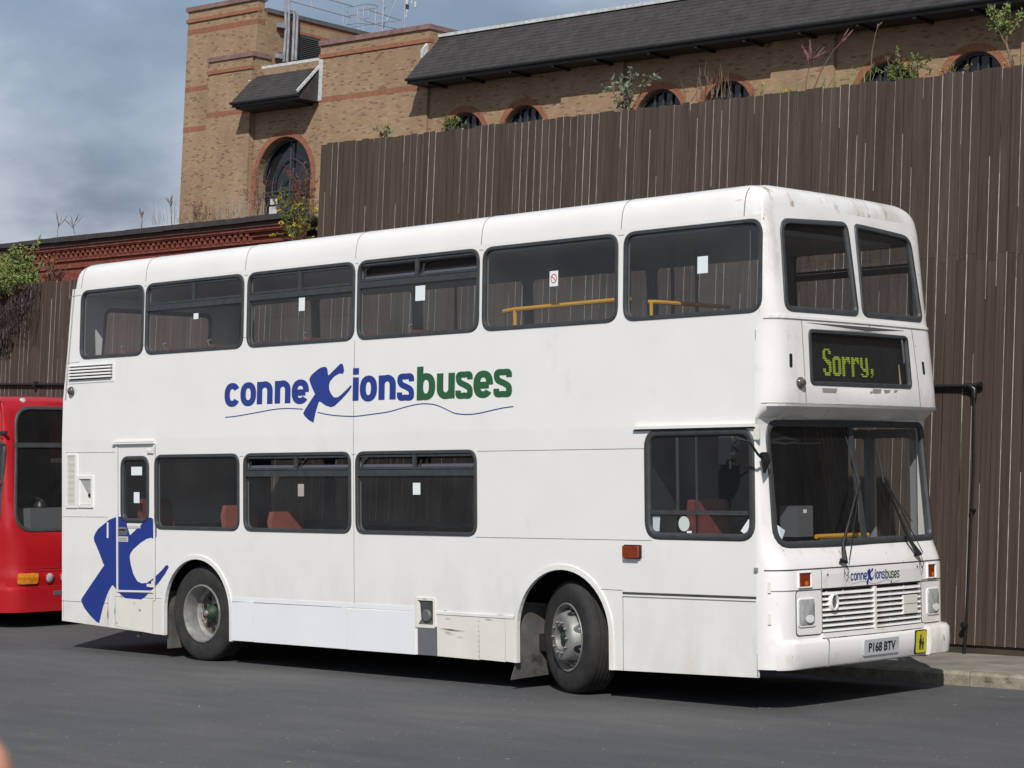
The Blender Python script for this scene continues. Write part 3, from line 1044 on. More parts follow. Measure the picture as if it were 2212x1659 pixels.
def branch(stems, start, d, length, r, segs=5, wob=0.18):
    pts = [Vector(start)]
    d = Vector(d).normalized()
    for i in range(segs):
        d = (d + Vector((random.gauss(0, wob), random.gauss(0, wob), random.gauss(0.03, wob)))).normalized()
        pts.append(pts[-1] + d * length / segs)
    stems.tube(pts, [r * (1 - 0.75 * i / segs) for i in range(segs + 1)], 5)
    return pts

GRP = {'weed': 'wild plants on the walls', 'ragwort': 'wild plants on the walls', 'willowherb': 'wild plants on the walls', 'dead_stalk': 'wild plants on the walls', 'dead_buddleia': 'wild plants on the walls', 'thistle': 'wild plants on the walls', 'twig': 'wild plants on the walls', 'shrub': 'shrubs above the fence', 'overhanging_bush': 'bushes over the low fence', 'bramble': 'bushes over the low fence'}
def bush(name, label, cat, base, h, w, leaf_m, n_br, n_leaf, L, W, stem_m=STEM, flowers=None, nf=0, FL=0.03, lean=(0, 0), sub=3, group=None, droop=0.0):
    root = thing(name, label, cat, tuple(base), group=group or GRP.get(name))
    st, lf, fl = MB(), MB(), MB()
    for i in range(n_br):
        a = random.uniform(0, 2 * math.pi)
        sp = random.uniform(0.1, 1.0)
        d = Vector((math.cos(a) * sp * w / h + lean[0], math.sin(a) * sp * w / h * 0.7 + lean[1], 1.0 - droop * random.random() * 2))
        pts = branch(st, (0, 0, 0), d, h * random.uniform(0.6, 1.05), 0.012 * (h / 1.0) ** 0.5)
        tips = [pts]
        for j in range(sub):
            k = random.randint(1, len(pts) - 2)
            tips.append(branch(st, pts[k], (pts[k + 1] - pts[k]).normalized() + rdir(0.1, 0.7), h * random.uniform(0.2, 0.45), 0.006, 4))
        for q in tips:
            for _ in range(n_leaf):
                k = random.uniform(0.25, 1.0) ** 0.7 * (len(q) - 1)
                i0 = min(int(k), len(q) - 2)
                p = q[i0].lerp(q[i0 + 1], k - i0)
                leaf(lf, p, rdir(0.25, 0.8), L * random.uniform(0.6, 1.25), W * random.uniform(0.7, 1.2))
        if flowers is not None:
            for _ in range(nf):
                q = random.choice(tips)
                p = q[-1] + rdir(0.2) * random.uniform(0, 0.06) * h
                for _k in range(4):
                    leaf(fl, p, rdir(0.3), FL, FL * 0.8)
    st.build('stem', stem_m, root)
    if lf.v:
        lf.build('foliage', leaf_m, root)
    if fl.v:
        tag(fl.build('flower', flowers, root), kind='stuff')
    return root

def stalk(name, label, cat, pts, r, tips, tipL, m=STEM_R, spread=0.5, leaves=0, leaf_m=LEAF_G):
    root = thing(name, label, cat, tuple(pts[0]), group=GRP.get(name))
    b = Vector(pts[0])
    st, lf = MB(), MB()
    pp = [Vector(p) - b for p in pts]
    st.tube(pp, [r * (1 - 0.5 * i / (len(pp) - 1)) for i in range(len(pp))], 6)
    d = (pp[-1] - pp[-2]).normalized()
    for i in range(tips):
        s = pp[-1].lerp(pp[-2], random.uniform(0, 0.6))
        a = 2 * math.pi * i / max(1, tips)
        dd = d + Vector((math.cos(a), math.sin(a), random.uniform(-0.1, 0.2))) * spread
        q = branch(st, s, dd, tipL * random.uniform(0.6, 1.1), r * 0.9, 5, 0.10)
        q2 = [v + Vector((0, 0, 0.0)) for v in q[2:]]
        st.tube(q2, [r * 0.9, r * 1.3, r * 1.1, r * 0.5][:len(q2)], 5)
    for _ in range(leaves):
        k = random.uniform(0, len(pp) - 1.001)
        p = pp[int(k)].lerp(pp[int(k) + 1], k - int(k))
        leaf(lf, p, rdir(0.3), 0.06, 0.02)
    st.build('stem', m, root)
    if leaves:
        lf.build('foliage', leaf_m, root)
    return root

def grass(name, label, base, n, h, w, m):
    o = MB()
    for i in range(n):
        p = Vector((random.gauss(0, w), random.gauss(0, 0.08), 0))
        t = p + Vector((random.gauss(0, 0.18 * h), random.gauss(0, 0.1 * h), h * random.uniform(0.4, 1.0)))
        mid = p.lerp(t, 0.6) + Vector((random.gauss(0, 0.03), 0, 0.05 * h))
        o.tube([p, mid, t], [0.006, 0.004, 0.0015], 3)
    ob = o.build(name, m)
    ob.location = base
    tag(ob, label, 'grass', 'tufts of dry grass')
    return ob

Y1 = 4.95
def fp(px, py, Y=Y1): return at_y(px, py, Y)
def root_at(px, py, Y=Y1, z=6.26):
    p = fp(px, py, Y)
    return (p.x, p.y, z)
bush('shrub', 'small shrub with pale silvery leaves rising above the middle of the tall fence', 'shrub', root_at(1352, 236), 0.66, 0.34, LEAF_S, 6, 9, 0.075, 0.032, stem_m=STEM)
_sp = root_at(2172, 150, 4.95, 6.66)
_sh = bush('shrub', 'young green shrub on a bare stem under the eaves at the top right', 'shrub', _sp, 0.42, 0.30, LEAF_L, 6, 14, 0.05, 0.025, lean=(-0.3, 0), sub=4)
_t = MB().tube([(0.10, 0, -0.42), (0.06, 0, -0.2), (0, 0, 0.02)], [0.014, 0.012, 0.010], 6).build('trunk', STEM, _sh)
bush('ragwort', 'bushy green ragwort with yellow flowers hiding an arched window at right', 'wild plant', root_at(1950, 172), 0.46, 0.34, LEAF_G, 12, 18, 0.05, 0.022, flowers=LEAF_Y, nf=1, FL=0.02)
bush('weed', 'small dark green weed in front of the leftmost low arch', 'wild plant', root_at(975, 285), 0.34, 0.30, LEAF_G, 7, 10, 0.065, 0.026, flowers=LEAF_Y, nf=1, FL=0.02)
bush('weed', 'little yellow flowered weed at the left end of the tall fence top', 'wild plant', root_at(838, 292), 0.36, 0.10, LEAF_S, 5, 10, 0.05, 0.02, flowers=LEAF_Y, nf=2, FL=0.025)
p0, p1 = fp(1738, 195), fp(1752, 132)
stalk('dead_buddleia', 'dry branching seed head of a dead stalk above the right half of the fence', 'wild plant', [(p0.x, p0.y, 6.26), fp(1742, 170), p1], 0.008, 12, 0.26, spread=0.75)
p0 = fp(1745, 196)
stalk('dead_stalk', 'long reddish dry stalk leaning to the right above the fence', 'wild plant', [(p0.x, p0.y, 6.26), fp(1775, 150), fp(1800, 110), fp(1822, 85)], 0.007, 3, 0.16, spread=0.3)
p0 = fp(1878, 176)
stalk('dead_stalk', 'single thin upright dry stalk left of the bushy ragwort', 'wild plant', [(p0.x, p0.y, 6.26), fp(1884, 110), fp(1892, 70), fp(1899, 52)], 0.006, 2, 0.06, spread=0.2, m=STEM)
for i, (px, py, tx, ty, lab) in enumerate(((2068, 152, 2080, 95, 'thin yellow topped weed in front of the rightmost arch'), (1640, 205, 1650, 165, 'thin weed right of the arch with dry grass'),
                                           (2190, 140, 2196, 95, 'thin dry weed at the top right edge'), (1700, 198, 1690, 160, 'short yellow dotted weed left of the dry seed head'))):
    p0 = fp(px, py)
    bush('weed', lab, 'wild plant', (p0.x, p0.y, 6.26), 0.30 if i != 3 else 0.24, 0.08, LEAF_G, 3, 8, 0.03, 0.012, flowers=LEAF_Y, nf=2, FL=0.022)
grass('dry_grass', 'tuft of pale dry grass stems in front of an arched window', fp(1548, 214), 26, 0.42, 0.14, STEM)
grass('dry_grass', 'sparse dry grass along the fence top right of the dry seed head', fp(1800, 190), 30, 0.22, 0.5, LEAF_L)
tg_ = at_y(2100, 150, Y1)

# big bush hanging over the low fence at far left
b = at_y(40, 600, 5.15)
bush('overhanging_bush', 'large leafy green bush spilling over the low fence above the red bus', 'bush', (b.x + 0.30, 4.95, 4.36), 0.92, 1.0, LEAF_L, 28, 34, 0.085, 0.030, sub=4, lean=(0.1, -0.3), droop=0.55)
b = at_y(85, 560, 5.0)
bush('overhanging_bush', 'fresh light green shoots at the right of the bush above the red bus', 'bush', (b.x + 0.28, 4.60, 4.50), 0.75, 0.62, LEAF_L, 16, 32, 0.08, 0.026, sub=4, lean=(-0.1, -0.35), droop=0.45)
b = at_y(125, 600, 5.0)
bush('bramble', 'brown and reddish bramble with yellow flowers beside the green bush', 'bush', (b.x, 4.9, 4.5), 0.65, 0.35, LEAF_R, 12, 16, 0.05, 0.02, flowers=LEAF_Y, nf=1, FL=0.022)
# dead ivy hanging on the fence below the bush
iv = MB()
rt = thing('dead_ivy', 'dark dead ivy hanging down the low board fence at left', 'ivy', tuple(at_y(50, 620, 4.30)))
o_ = Vector(rt.location)
for i in range(430):
    u = random.random()
    px = -8 + (random.random() ** 0.8) * (100 - 78 * u)
    p = at_y(px + random.uniform(-8, 8), 612 + 150 * u, 4.345) - o_
    p.y += random.uniform(-0.05, 0.02)
    leaf(iv, p, (random.gauss(0, 0.4), random.gauss(-0.1, 0.3), -1), random.uniform(0.05, 0.10), 0.022)
iv.build('foliage', DEAD, rt)
st = MB()
for i in range(40):
    px = random.uniform(0, 90)
    p = at_y(px, 612, 4.36) - o_
    st.tube([p, p + Vector((random.uniform(-0.1, 0.1), -0.02, -0.4)), p + Vector((random.uniform(-0.25, 0.05), -0.01, -random.uniform(0.6, 1.0)))], 0.005, 4)
st.build('stem', DEAD, rt)

# growth on the brick parapet
YP = 35.95
def pp_(px, py, Y=YP): return at_y(px, py, Y)
def pt(px, Y=YP):
    p = pp_(px, 480, Y)
    return (p.x, p.y, 10.72 + pz(p.x))
p = pp_(635, 520, 35.6)
bush('ragwort', 'tall yellow flowered ragwort bush on the parapet beside the tall fence end', 'wild plant', (p.x, 35.66, 9.75), 1.9, 1.25, LEAF_G, 16, 10, 0.13, 0.042, flowers=LEAF_Y, nf=6, FL=0.075, sub=4)
p = pp_(306, 492)
stalk('twig', 'forked bare twig standing on the parapet coping against the sky', 'wild plant', [pt(306), pp_(307, 476), pp_(306, 468)], 0.022, 4, 0.42, spread=0.45, m=STEM)
stalk('thistle', 'tall dry thistle at the left corner of the brick tower', 'wild plant', [pt(372), pp_(370, 465), pp_(369, 445)], 0.014, 6, 0.5, spread=0.4, m=STEM, leaves=20)
stalk('thistle', 'wispy dry weed on the coping left of the forked twig', 'wild plant', [pt(165), pp_(160, 500), pp_(158, 488)], 0.012, 7, 0.55, spread=0.9, m=STEM, leaves=10)
stalk('thistle', 'wispy weed on the coping above the green bush', 'wild plant', [pt(126), pp_(124, 500), pp_(128, 482)], 0.010, 6, 0.6, spread=0.7, m=STEM, leaves=12)
grass('dry_grass', 'dry yellowish grass along the foot of the brick tower', pp_(440, 478), 90, 0.9, 1.6, STEM)
grass('dry_grass', 'dry pale grass under the left side of the large arched window', pp_(520, 468), 70, 1.0, 0.7, PALEWOOD)
bush('weed', 'reddish brown weeds in front of the brick tower foot', 'wild plant', pt(428), 1.0, 0.6, LEAF_R, 8, 8, 0.08, 0.03, sub=2)
bush('willowherb', 'purplish willowherb at the left jamb of the large arched window', 'wild plant', pt(556), 1.9, 0.22, LEAF_P, 7, 8, 0.10, 0.03, stem_m=STEM_R, sub=2)
bush('willowherb', 'reddish willowherb at the right jamb of the large arched window', 'wild plant', pt(655), 1.7, 0.45, LEAF_R, 12, 14, 0.12, 0.03, stem_m=STEM, flowers=LEAF_P, nf=1, FL=0.08, sub=2)
bush('weed', 'straggly green weeds under the middle of the large arched window', 'wild plant', pt(610), 1.1, 0.5, LEAF_G, 9, 9, 0.09, 0.03, sub=2)

# ---------------------------------------------------------------- bus materials
WHITE = mat('white_coach_paint', (0.80, 0.79, 0.765), 0.32, coat=0.35, var=0.025, scale=1.6, spec=0.4, bump=0.16, bscale=1.2,
            spots=[((0.66, 0.63, 0.57), 1.6, (1.2, 1.2, 0.5), 0.60, 0.85)])
def grime(m, z0, z1, col=(0.50, 0.455, 0.385), amt=0.55):
    # road film that collects on the lower panels of the bus
    t = m.node_tree
    b = t.nodes['Principled BSDF']
    src = b.inputs['Base Color'].links[0].from_socket
    co = N(t, 'ShaderNodeTexCoord'); sp = N(t, 'ShaderNodeSeparateXYZ')
    t.links.new(co.outputs['Object'], sp.inputs[0])
    mr = N(t, 'ShaderNodeMapRange'); mr.inputs['From Min'].default_value, mr.inputs['From Max'].default_value = z1, z0
    t.links.new(sp.outputs['Z'], mr.inputs['Value'])
    nz = N(t, 'ShaderNodeTexNoise'); nz.inputs['Scale'].default_value = 3.0; nz.inputs['Detail'].default_value = 7.0; nz.inputs['Roughness'].default_value = 0.65
    mp_ = N(t, 'ShaderNodeMapping'); mp_.inputs['Scale'].default_value = (1.0, 1.0, 0.45)
    t.links.new(co.outputs['Object'], mp_.inputs['Vector']); t.links.new(mp_.outputs[0], nz.inputs['Vector'])
    m1 = N(t, 'ShaderNodeMapRange'); m1.inputs['From Min'].default_value, m1.inputs['From Max'].default_value = 0.38, 0.75
    t.links.new(nz.outputs['Fac'], m1.inputs['Value'])
    mu = N(t, 'ShaderNodeMath', operation='MULTIPLY'); t.links.new(mr.outputs[0], mu.inputs[0]); t.links.new(m1.outputs[0], mu.inputs[1])
    m2 = N(t, 'ShaderNodeMath', operation='MULTIPLY'); m2.inputs[1].default_value = amt; t.links.new(mu.outputs[0], m2.inputs[0])
    mm = N(t, 'ShaderNodeMix', data_type='RGBA'); t.links.new(m2.outputs[0], mm.inputs[0]); t.links.new(src, mm.inputs[6]); mm.inputs[7].default_value = (*col, 1)
    t.links.new(mm.outputs[2], b.inputs['Base Color'])
def stains(m, x0, x1, sc, st, lo, hi, col):
    # rusty run-off marks limited to the front end of the roof
    t = m.node_tree
    b = t.nodes['Principled BSDF']
    src = b.inputs['Base Color'].links[0].from_socket
    co = N(t, 'ShaderNodeTexCoord'); sp = N(t, 'ShaderNodeSeparateXYZ')
    t.links.new(co.outputs['Object'], sp.inputs[0])
    mr = N(t, 'ShaderNodeMapRange'); mr.inputs['From Min'].default_value, mr.inputs['From Max'].default_value = x0, x1
    t.links.new(sp.outputs['X'], mr.inputs['Value'])
    nz = N(t, 'ShaderNodeTexNoise'); nz.inputs['Scale'].default_value = sc; nz.inputs['Detail'].default_value = 6.0; nz.inputs['Roughness'].default_value = 0.65
    mp_ = N(t, 'ShaderNodeMapping'); mp_.inputs['Scale'].default_value = st
    t.links.new(co.outputs['Object'], mp_.inputs['Vector']); t.links.new(mp_.outputs[0], nz.inputs['Vector'])
    m1 = N(t, 'ShaderNodeMapRange'); m1.inputs['From Min'].default_value, m1.inputs['From Max'].default_value = lo, hi
    t.links.new(nz.outputs['Fac'], m1.inputs['Value'])
    mu = N(t, 'ShaderNodeMath', operation='MULTIPLY'); t.links.new(mr.outputs[0], mu.inputs[0]); t.links.new(m1.outputs[0], mu.inputs[1])
    mm = N(t, 'ShaderNodeMix', data_type='RGBA'); t.links.new(mu.outputs[0], mm.inputs[0]); t.links.new(src, mm.inputs[6]); mm.inputs[7].default_value = (*col, 1)
    t.links.new(mm.outputs[2], b.inputs['Base Color'])
grime(WHITE, 0.2, 1.25, amt=0.6)
ROOFW = mat('white_roof_paint', (0.80, 0.785, 0.765), 0.34, coat=0.3, var=0.03, scale=1.4, bump=0.12, bscale=1.5)
stains(ROOFW, 9.1, 9.4, 3.0, (1, 4, 1.2), 0.57, 0.66, (0.32, 0.24, 0.17))
stains(ROOFW, 9.0, 9.5, 2.0, (1, 1, 1), 0.50, 0.75, (0.60, 0.545, 0.48))
WHITE_F = mat('white_front_paint', (0.81, 0.79, 0.775), 0.30, coat=0.4, var=0.025, scale=2,
              spots=[((0.60, 0.54, 0.47), 2.6, (1.0, 1.5, 0.8), 0.55, 0.78), ((0.24, 0.17, 0.11), 5.0, (1.0, 3.5, 1.2), 0.665, 0.70)])
WHITE_D = mat('weathered_white_paint', (0.72, 0.70, 0.64), 0.5, var=0.05, scale=3,
              spots=[((0.34, 0.29, 0.22), 5.0, (1, 1, 0.7), 0.68, 0.76)])
WHITE_N = mat('fresh_white_panel', (0.78, 0.80, 0.83), 0.35, coat=0.2, var=0.02, scale=2)
RUBBER = mat('window_rubber', (0.042, 0.047, 0.051), 0.5, var=0.2, scale=12, spec=0.5)
SEAMM = mat('panel_joint', (0.24, 0.235, 0.22), 0.8, var=0.4, scale=6)
SEAMD = mat('dark_panel_joint', (0.05, 0.05, 0.05), 0.7, var=0.4, scale=6)
BLUE = mat('blue_vinyl', (0.013, 0.036, 0.235), 0.35, coat=0.2)
GREEN = mat('green_vinyl', (0.018, 0.10, 0.035), 0.35, coat=0.2)
TYRE = mat('tyre_rubber', (0.034, 0.033, 0.032), 0.85, var=0.3, scale=6, bump=0.15, bscale=25, spec=0.3)
STEEL = mat('wheel_steel', (0.30, 0.295, 0.285), 0.55, metal=0.45, var=0.3, scale=8, spots=[((0.17, 0.10, 0.06), 5.0, (1, 1, 1), 0.62, 0.74)])
DARKM = mat('dark_underside', (0.012, 0.012, 0.013), 0.85, var=0.3, scale=4)
ARCHIN = mat('wheel_arch_lining', (0.010, 0.010, 0.011), 0.95, spec=0.1)
MUD = mat('grey_mud_flap', (0.105, 0.10, 0.092), 0.85, var=0.35, scale=5, spots=[((0.03, 0.028, 0.025), 3.0, (1, 1, 1), 0.6, 0.7)])
NUTM = mat('wheel_nut_steel', (0.20, 0.19, 0.18), 0.45, metal=0.5)
HUBG = mat('green_hub_paint', (0.016, 0.042, 0.023), 0.6, var=0.3, scale=14)
BLACKP = mat('black_plastic', (0.016, 0.017, 0.019), 0.4, var=0.2, scale=20)
GREYP = mat('grey_plastic', (0.11, 0.115, 0.125), 0.5)
MIRP = mat('dark_mirror_plastic', (0.016, 0.018, 0.022), 0.5)
ORANGE = mat('amber_lens', (0.21, 0.030, 0.006), 0.18, coat=0.6, var=0.3, scale=25)
AMBER2 = mat('bright_amber_lens', (0.62, 0.22, 0.015), 0.2, coat=0.5, var=0.25, scale=12)
GLINT = mat('white_glint', (0.80, 0.81, 0.80), 0.25, coat=0.9)  # white spot colour that stands in for the headlamp glint
CHROME = mat('headlamp_reflector', (0.72, 0.73, 0.74), 0.12, metal=0.9)
LENS = mat('headlamp_lens', (0.52, 0.54, 0.54), 0.16, metal=0.35, coat=0.9, var=0.18, scale=16, stretch=(1, 2.5, 1))
YPLATE = mat('yellow_sign', (0.62, 0.54, 0.02), 0.45)
PLATE = mat('number_plate_white', (0.47, 0.49, 0.52), 0.4)
BLACKT = mat('black_lettering', (0.008, 0.008, 0.01), 0.5)
PAPER = mat('white_paper', (0.74, 0.80, 0.82), 0.7)
REDSEAT = mat('red_seat_cloth', (0.15, 0.028, 0.02), 0.85, var=0.3, scale=14)
LITSEAT = mat('sunlit_orange_red_seat', (0.23, 0.062, 0.042), 0.75, var=0.15, scale=5)  # orange-red seat colour with the sunlight on it mixed in
GREYIN = mat('grey_interior_lining', (0.17, 0.185, 0.205), 0.8)
DKIN = mat('dark_interior_lining', (0.022, 0.023, 0.026), 0.85, spec=0.2)
CEILM = mat('ceiling_lining', (0.36, 0.37, 0.39), 0.8)
YRAIL = mat('yellow_handrail', (0.66, 0.32, 0.015), 0.35, coat=0.3)
LEDM = mat('green_dot_matrix', (0.38, 0.48, 0.05), 0.6, emit=((0.42, 0.55, 0.03), 0.02))
GLASS = glass('window_glass', (0.86, 0.88, 0.89))
GLASSF = glass('clear_front_glass', (0.88, 0.90, 0.90), veil=0.018)
GLASSN = glass('display_glass', (0.92, 0.93, 0.93), veil=0.006)
SASHM = mat('grey_sash_rail', (0.075, 0.085, 0.105), 0.4)
HOPG = glass('hopper_glass', (0.5, 0.54, 0.58))
GLASSD = glass('tinted_glass', (0.52, 0.56, 0.57))

BUS = thing('double_decker_bus', 'white double decker bus with blue and green lettering and a Sorry destination display', 'bus')
bm4 = Matrix(((0.999369, 0.011163, -0.033734), (-0.012308, 0.999349, -0.033926), (0.033333, 0.03432, 0.998855)))
BUS.rotation_euler = bm4.to_euler()

W = 2.5
def yz(z): return 0.03 * max(0.0, z - 2.3)
def fo(a, b, d): return (a, yz(b) - d, b)                 # offside panel
def fn(a, b, d): return (a, W - yz(b) + d, b)             # nearside panel
PZ = [(.2, -.03), (.28, 0.0), (.55, .02), (.575, 0), (1.10, 0), (1.17, -.02), (1.31, -.09), (2.32, -.215), (2.345, -.205), (2.437, -.030), (2.46, -.02), (3.08, -.03), (3.14, -.035), (3.2, -.045), (3.5, -.075), (3.9, -.12), (4.3, -.2)]
PA_ = np.array(PZ)
def FX(y, z):
    y = min(max(y, 0.0), W)
    k = smooth(3.05, 3.25, z)
    far = y > W / 2
    xs = (9.585 if not far else 9.555) + (0.055 if not far else -0.02) * k
    r = .22 - (.07 if not far else 0.02) * k
    xf = 9.805 + float(np.interp(z, PA_[:, 0], PA_[:, 1])) - .07 * smooth(2.4, 3.4, z) * y / 2.5
    u = min(y, W - y)
    if u < r:
        return xs + (xf - xs) * math.sqrt(max(0, 1 - ((r - u) / r) ** 2))
    return xf + .04 * (1 - ((y - 1.25) / (1.25 - r)) ** 2)
def ff(y, z, d):                                          # front skin
    ti = yz(z)
    x = FX(y, z)
    yy = ti + y * (W - 2 * ti) / W
    if d == 0:
        return (x, yy, z)
    e = 0.004
    y0, y1 = max(0, y - e), min(W, y + e)
    dx = (FX(y1, z) - FX(y0, z)) / (y1 - y0)
    L = math.hypot(1, dx)
    return (x + d / L, yy - d * dx / L, z)

def front_z(y):                                           # top edge of the front skin
    u = min(y, W - y)
    return 3.98 + 0.09 * smooth(0.0, 0.22, u)

# ---------------------------------------------------------------- windows (x0, x1, z0, z1)
UT, UB, LT, LB = 3.954, 3.190, 2.131, 1.346
UP = [(0.297, 1.457), (1.481, 3.131), (3.180, 4.802), (4.833, 6.476), (6.511, 8.131), (8.188, 9.655)]
LO = [(1.688, 3.100), (3.160, 4.778), (4.837, 6.464)]
up_loops = [rrect(a, b, UB, UT, 0.13) for a, b in UP]
lo_loops = [rrect(a, b, LB, LT, 0.12) for a, b in LO]
cab_loop = rrect(8.429, 9.583, 1.355, 2.271, 0.16)
def arch_pts(cx, r, zc, z_end0, z_end1, n=24):
    return [(cx - r, z_end0)] + [(cx - r * math.cos(math.pi * k / n), zc + r * math.sin(math.pi * k / n)) for k in range(n + 1)] + [(cx + r, z_end1)]
RA = arch_pts(2.402, .54, .51, .245, .247)
FA = arch_pts(7.490, .54, .54, .249, .247)
side_out = [(0.0, 0.315)] + RA + FA + [(9.585, .275), (9.585, 3.05), (9.64, 3.25), (9.64, 3.98), (0.13, 3.98), (0.0, 2.75)]
holes_o = [offs(l, 0.012) for l in up_loops + lo_loops + [cab_loop]]
door_w = rrect(1.090, 1.596, 1.407, 2.121, 0.13)
holes_o.append(offs(door_w, 0.012))
def split(loop, z):                                       # add a vertex row along z where the outline crosses
    out = []
    for i, p in enumerate(loop):
        out.append(p)
        q = loop[(i + 1) % len(loop)]
        if (p[1] - z) * (q[1] - z) < 0:
            t = (z - p[1]) / (q[1] - p[1])
            out.append((p[0] + (q[0] - p[0]) * t, z))
    return out
grid_o = [(x, 2.3) for x in np.arange(0.1, 9.55, 0.12)]
mb = MB(); slab(mb, split(side_out, 2.3), holes_o, fo, -0.03, 0.0, grid_o)
mb.build('offside_panel', WHITE, BUS)
mb = MB(); slab(mb, [(0.05, 1.2), (9.5, 1.2), (9.5, 3.96), (0.14, 3.96), (0.05, 2.75)], [offs(h, 0.02) for h in holes_o], fo, -0.045, -0.034, ())
mb.build('offside_lining', GREYIN, BUS)

lo_near = [(0.55, 1.62), (1.688, 3.100), (3.160, 4.778), (4.837, 6.464)]
near_loops = up_loops[:-1] + [rrect(8.188, 9.50, UB, UT, .13)] + [rrect(a, b, LB, LT, 0.12) for a, b in lo_near]
door_hole = rrect(8.50, 9.50, 0.36, 2.30, 0.03, 2)
holes_n = [offs(l, 0.012) for l in near_loops] + [door_hole]
side_n = [(9.535, q[1]) if q[0] == 9.64 else ((9.555, q[1]) if q[0] == 9.585 else q) for q in side_out]
mb = MB(); slab(mb, split(side_n, 2.3), holes_n, fn, -0.03, 0.0, grid_o, flip=True)
mb.build('nearside_panel', WHITE, BUS)  # front edge drawn in at the top
mb = MB(); slab(mb, [(0.05, 1.2), (8.47, 1.2), (8.47, 2.33), (9.5, 2.33), (9.5, 3.96), (0.14, 3.96), (0.05, 2.75)], [offs(h, 0.02) for h in holes_n[:-1]], fn, -0.045, -0.034, (), flip=True)
mb.build('nearside_lining', GREYIN, BUS)

def window(loop, fmap, pane_m, hopper=None, wid=0.037, flip=False, name='window', top=0.012, open_=False):
    w_ = ring(MB(), loop, wid, fmap, -0.02, top).build(name, RUBBER, BUS, sm=True, angle=50)
    pl = offs(loop, wid * 0.6)
    if open_:
        pl = [q for q in split(pl, hopper) if q[1] <= hopper + 1e-6]
    p = MB(); slab(p, pl, [], fmap, None, -0.008, flip=flip)
    p.build('pane', pane_m, w_)
    if hopper:
        x0 = min(q[0] for q in loop) + wid * 0.7; x1 = max(q[0] for q in loop) - wid * 0.7
        zt = max(q[1] for q in loop) - wid
        h = MB()
        def bar(a0, a1, b0, b1, d0=-0.012, d1=0.008):
            slab(h, [(a0, b0), (a1, b0), (a1, b1), (a0, b1)], [], fmap, d0, d1, flip=flip)
        bar(x0, x1, hopper - 0.035, hopper + 0.022)
        xm = (x0 + x1) / 2
        bar(xm - 0.022, xm + 0.022, hopper + 0.024, zt)
        for a, b in ((x0 + 0.03, xm - 0.03), (xm + 0.03, x1 - 0.03)):      # inner sash frame
            bar(a, b, hopper + 0.028, hopper + 0.05, -0.02, 0.002)
            bar(a, b, zt - 0.02, zt - 0.002, -0.02, 0.002)
        h.build('hopper_bar', RUBBER, w_)
        if open_:
            for a, b in ((x0 + 0.02, xm - 0.025), (xm + 0.025, x1 - 0.02)):
                g = MB(); zt2 = zt - 0.03
                g.add([fmap(a, hopper + .03, -.012), fmap(b, hopper + .03, -.012), fmap(b, zt2, -.13), fmap(a, zt2, -.13)], [(0, 1, 2, 3)])
                g.build('tilted_pane', HOPG, w_)
                r_ = MB()
                for (ax, az, ad, bx2, bz2, bd) in ((a, hopper + .03, -.010, b, hopper + .03, -.010), (a, zt2, -.13, b, zt2, -.13), (a, hopper + .03, -.010, a, zt2, -.13), (b, hopper + .03, -.010, b, zt2, -.13)):
                    r_.tube([fmap(ax, az, ad), fmap(bx2, bz2, bd)], .009, 6)
                r_.tube([fmap(a + .02, hopper + .04, -.02), fmap(a + .05, zt2 - .02, -.02)], .007, 5)
                r_.build('sash_frame', RUBBER, w_)
                q_ = MB(); q_.add([fmap(a, hopper + .022, -.006), fmap(b, hopper + .022, -.006), fmap(b, hopper + .075, -.035), fmap(a, hopper + .075, -.035)], [(0, 1, 2, 3)]); q_.build('sash_rail', SASHM, w_)
    return w_
wins_u = []
for i, l in enumerate(up_loops):
    wins_u.append(window(l, fo, GLASS, (3.69, 3.70, 3.72)[i - 1] if i in (1, 2, 3) else None, open_=(i == 3)))
wins_l = []
for i, l in enumerate(lo_loops):
    wins_l.append(window(l, fo, GLASS, 1.93 if i else None, open_=(i > 0)))
cabw = window(cab_loop, fo, GLASS, None, wid=0.06)
h = MB()
for (a0, a1, b0, b1) in ((8.50, 9.51, 1.565, 1.60), (8.775, 8.795, 1.6, 2.20), (8.98, 8.992, 1.6, 2.20)):
    slab(h, [(a0, b0), (a1, b0), (a1, b1), (a0, b1)], [], fo, -0.012, 0.004)
h.build('sliding_sash', RUBBER, cabw)
for i, l in enumerate(near_loops):
    window(l, fn, GLASS, 3.70 if i == 5 else (1.93 if i in (8, 9) else None), flip=True)

# ---------------------------------------------------------------- rear, roof, front skin
def fr_(a, b, d):
    x = 0.0 if b < 2.75 else 0.12 * (b - 2.75) / 1.23
    u = min(a, W - a)
    c = 0.05 * (1 - smooth(0, 0.05, u))
    return (x + c * 0.6 - d, yz(b) + a * (W - 2 * yz(b)) / W, b)
rear_hole = rrect(0.45, 2.05, 3.15, 3.8, 0.12)
mb = MB(); slab(mb, split([(0.0, .315), (W, .315), (W, 3.98), (0.0, 3.98)], 2.75), [rear_hole], fr_, -0.03, 0.0, [(y, z) for y in (.01, .025, .05, 1, 2, 2.45, 2.475, 2.49) for z in (.8, 1.4, 2.0, 2.75, 3.3, 3.9)], flip=True)
mb.build('rear_panel', WHITE, BUS)
ring(MB(), rear_hole, 0.05, fr_, -0.02, 0.012).build('window', RUBBER, BUS, sm=True)

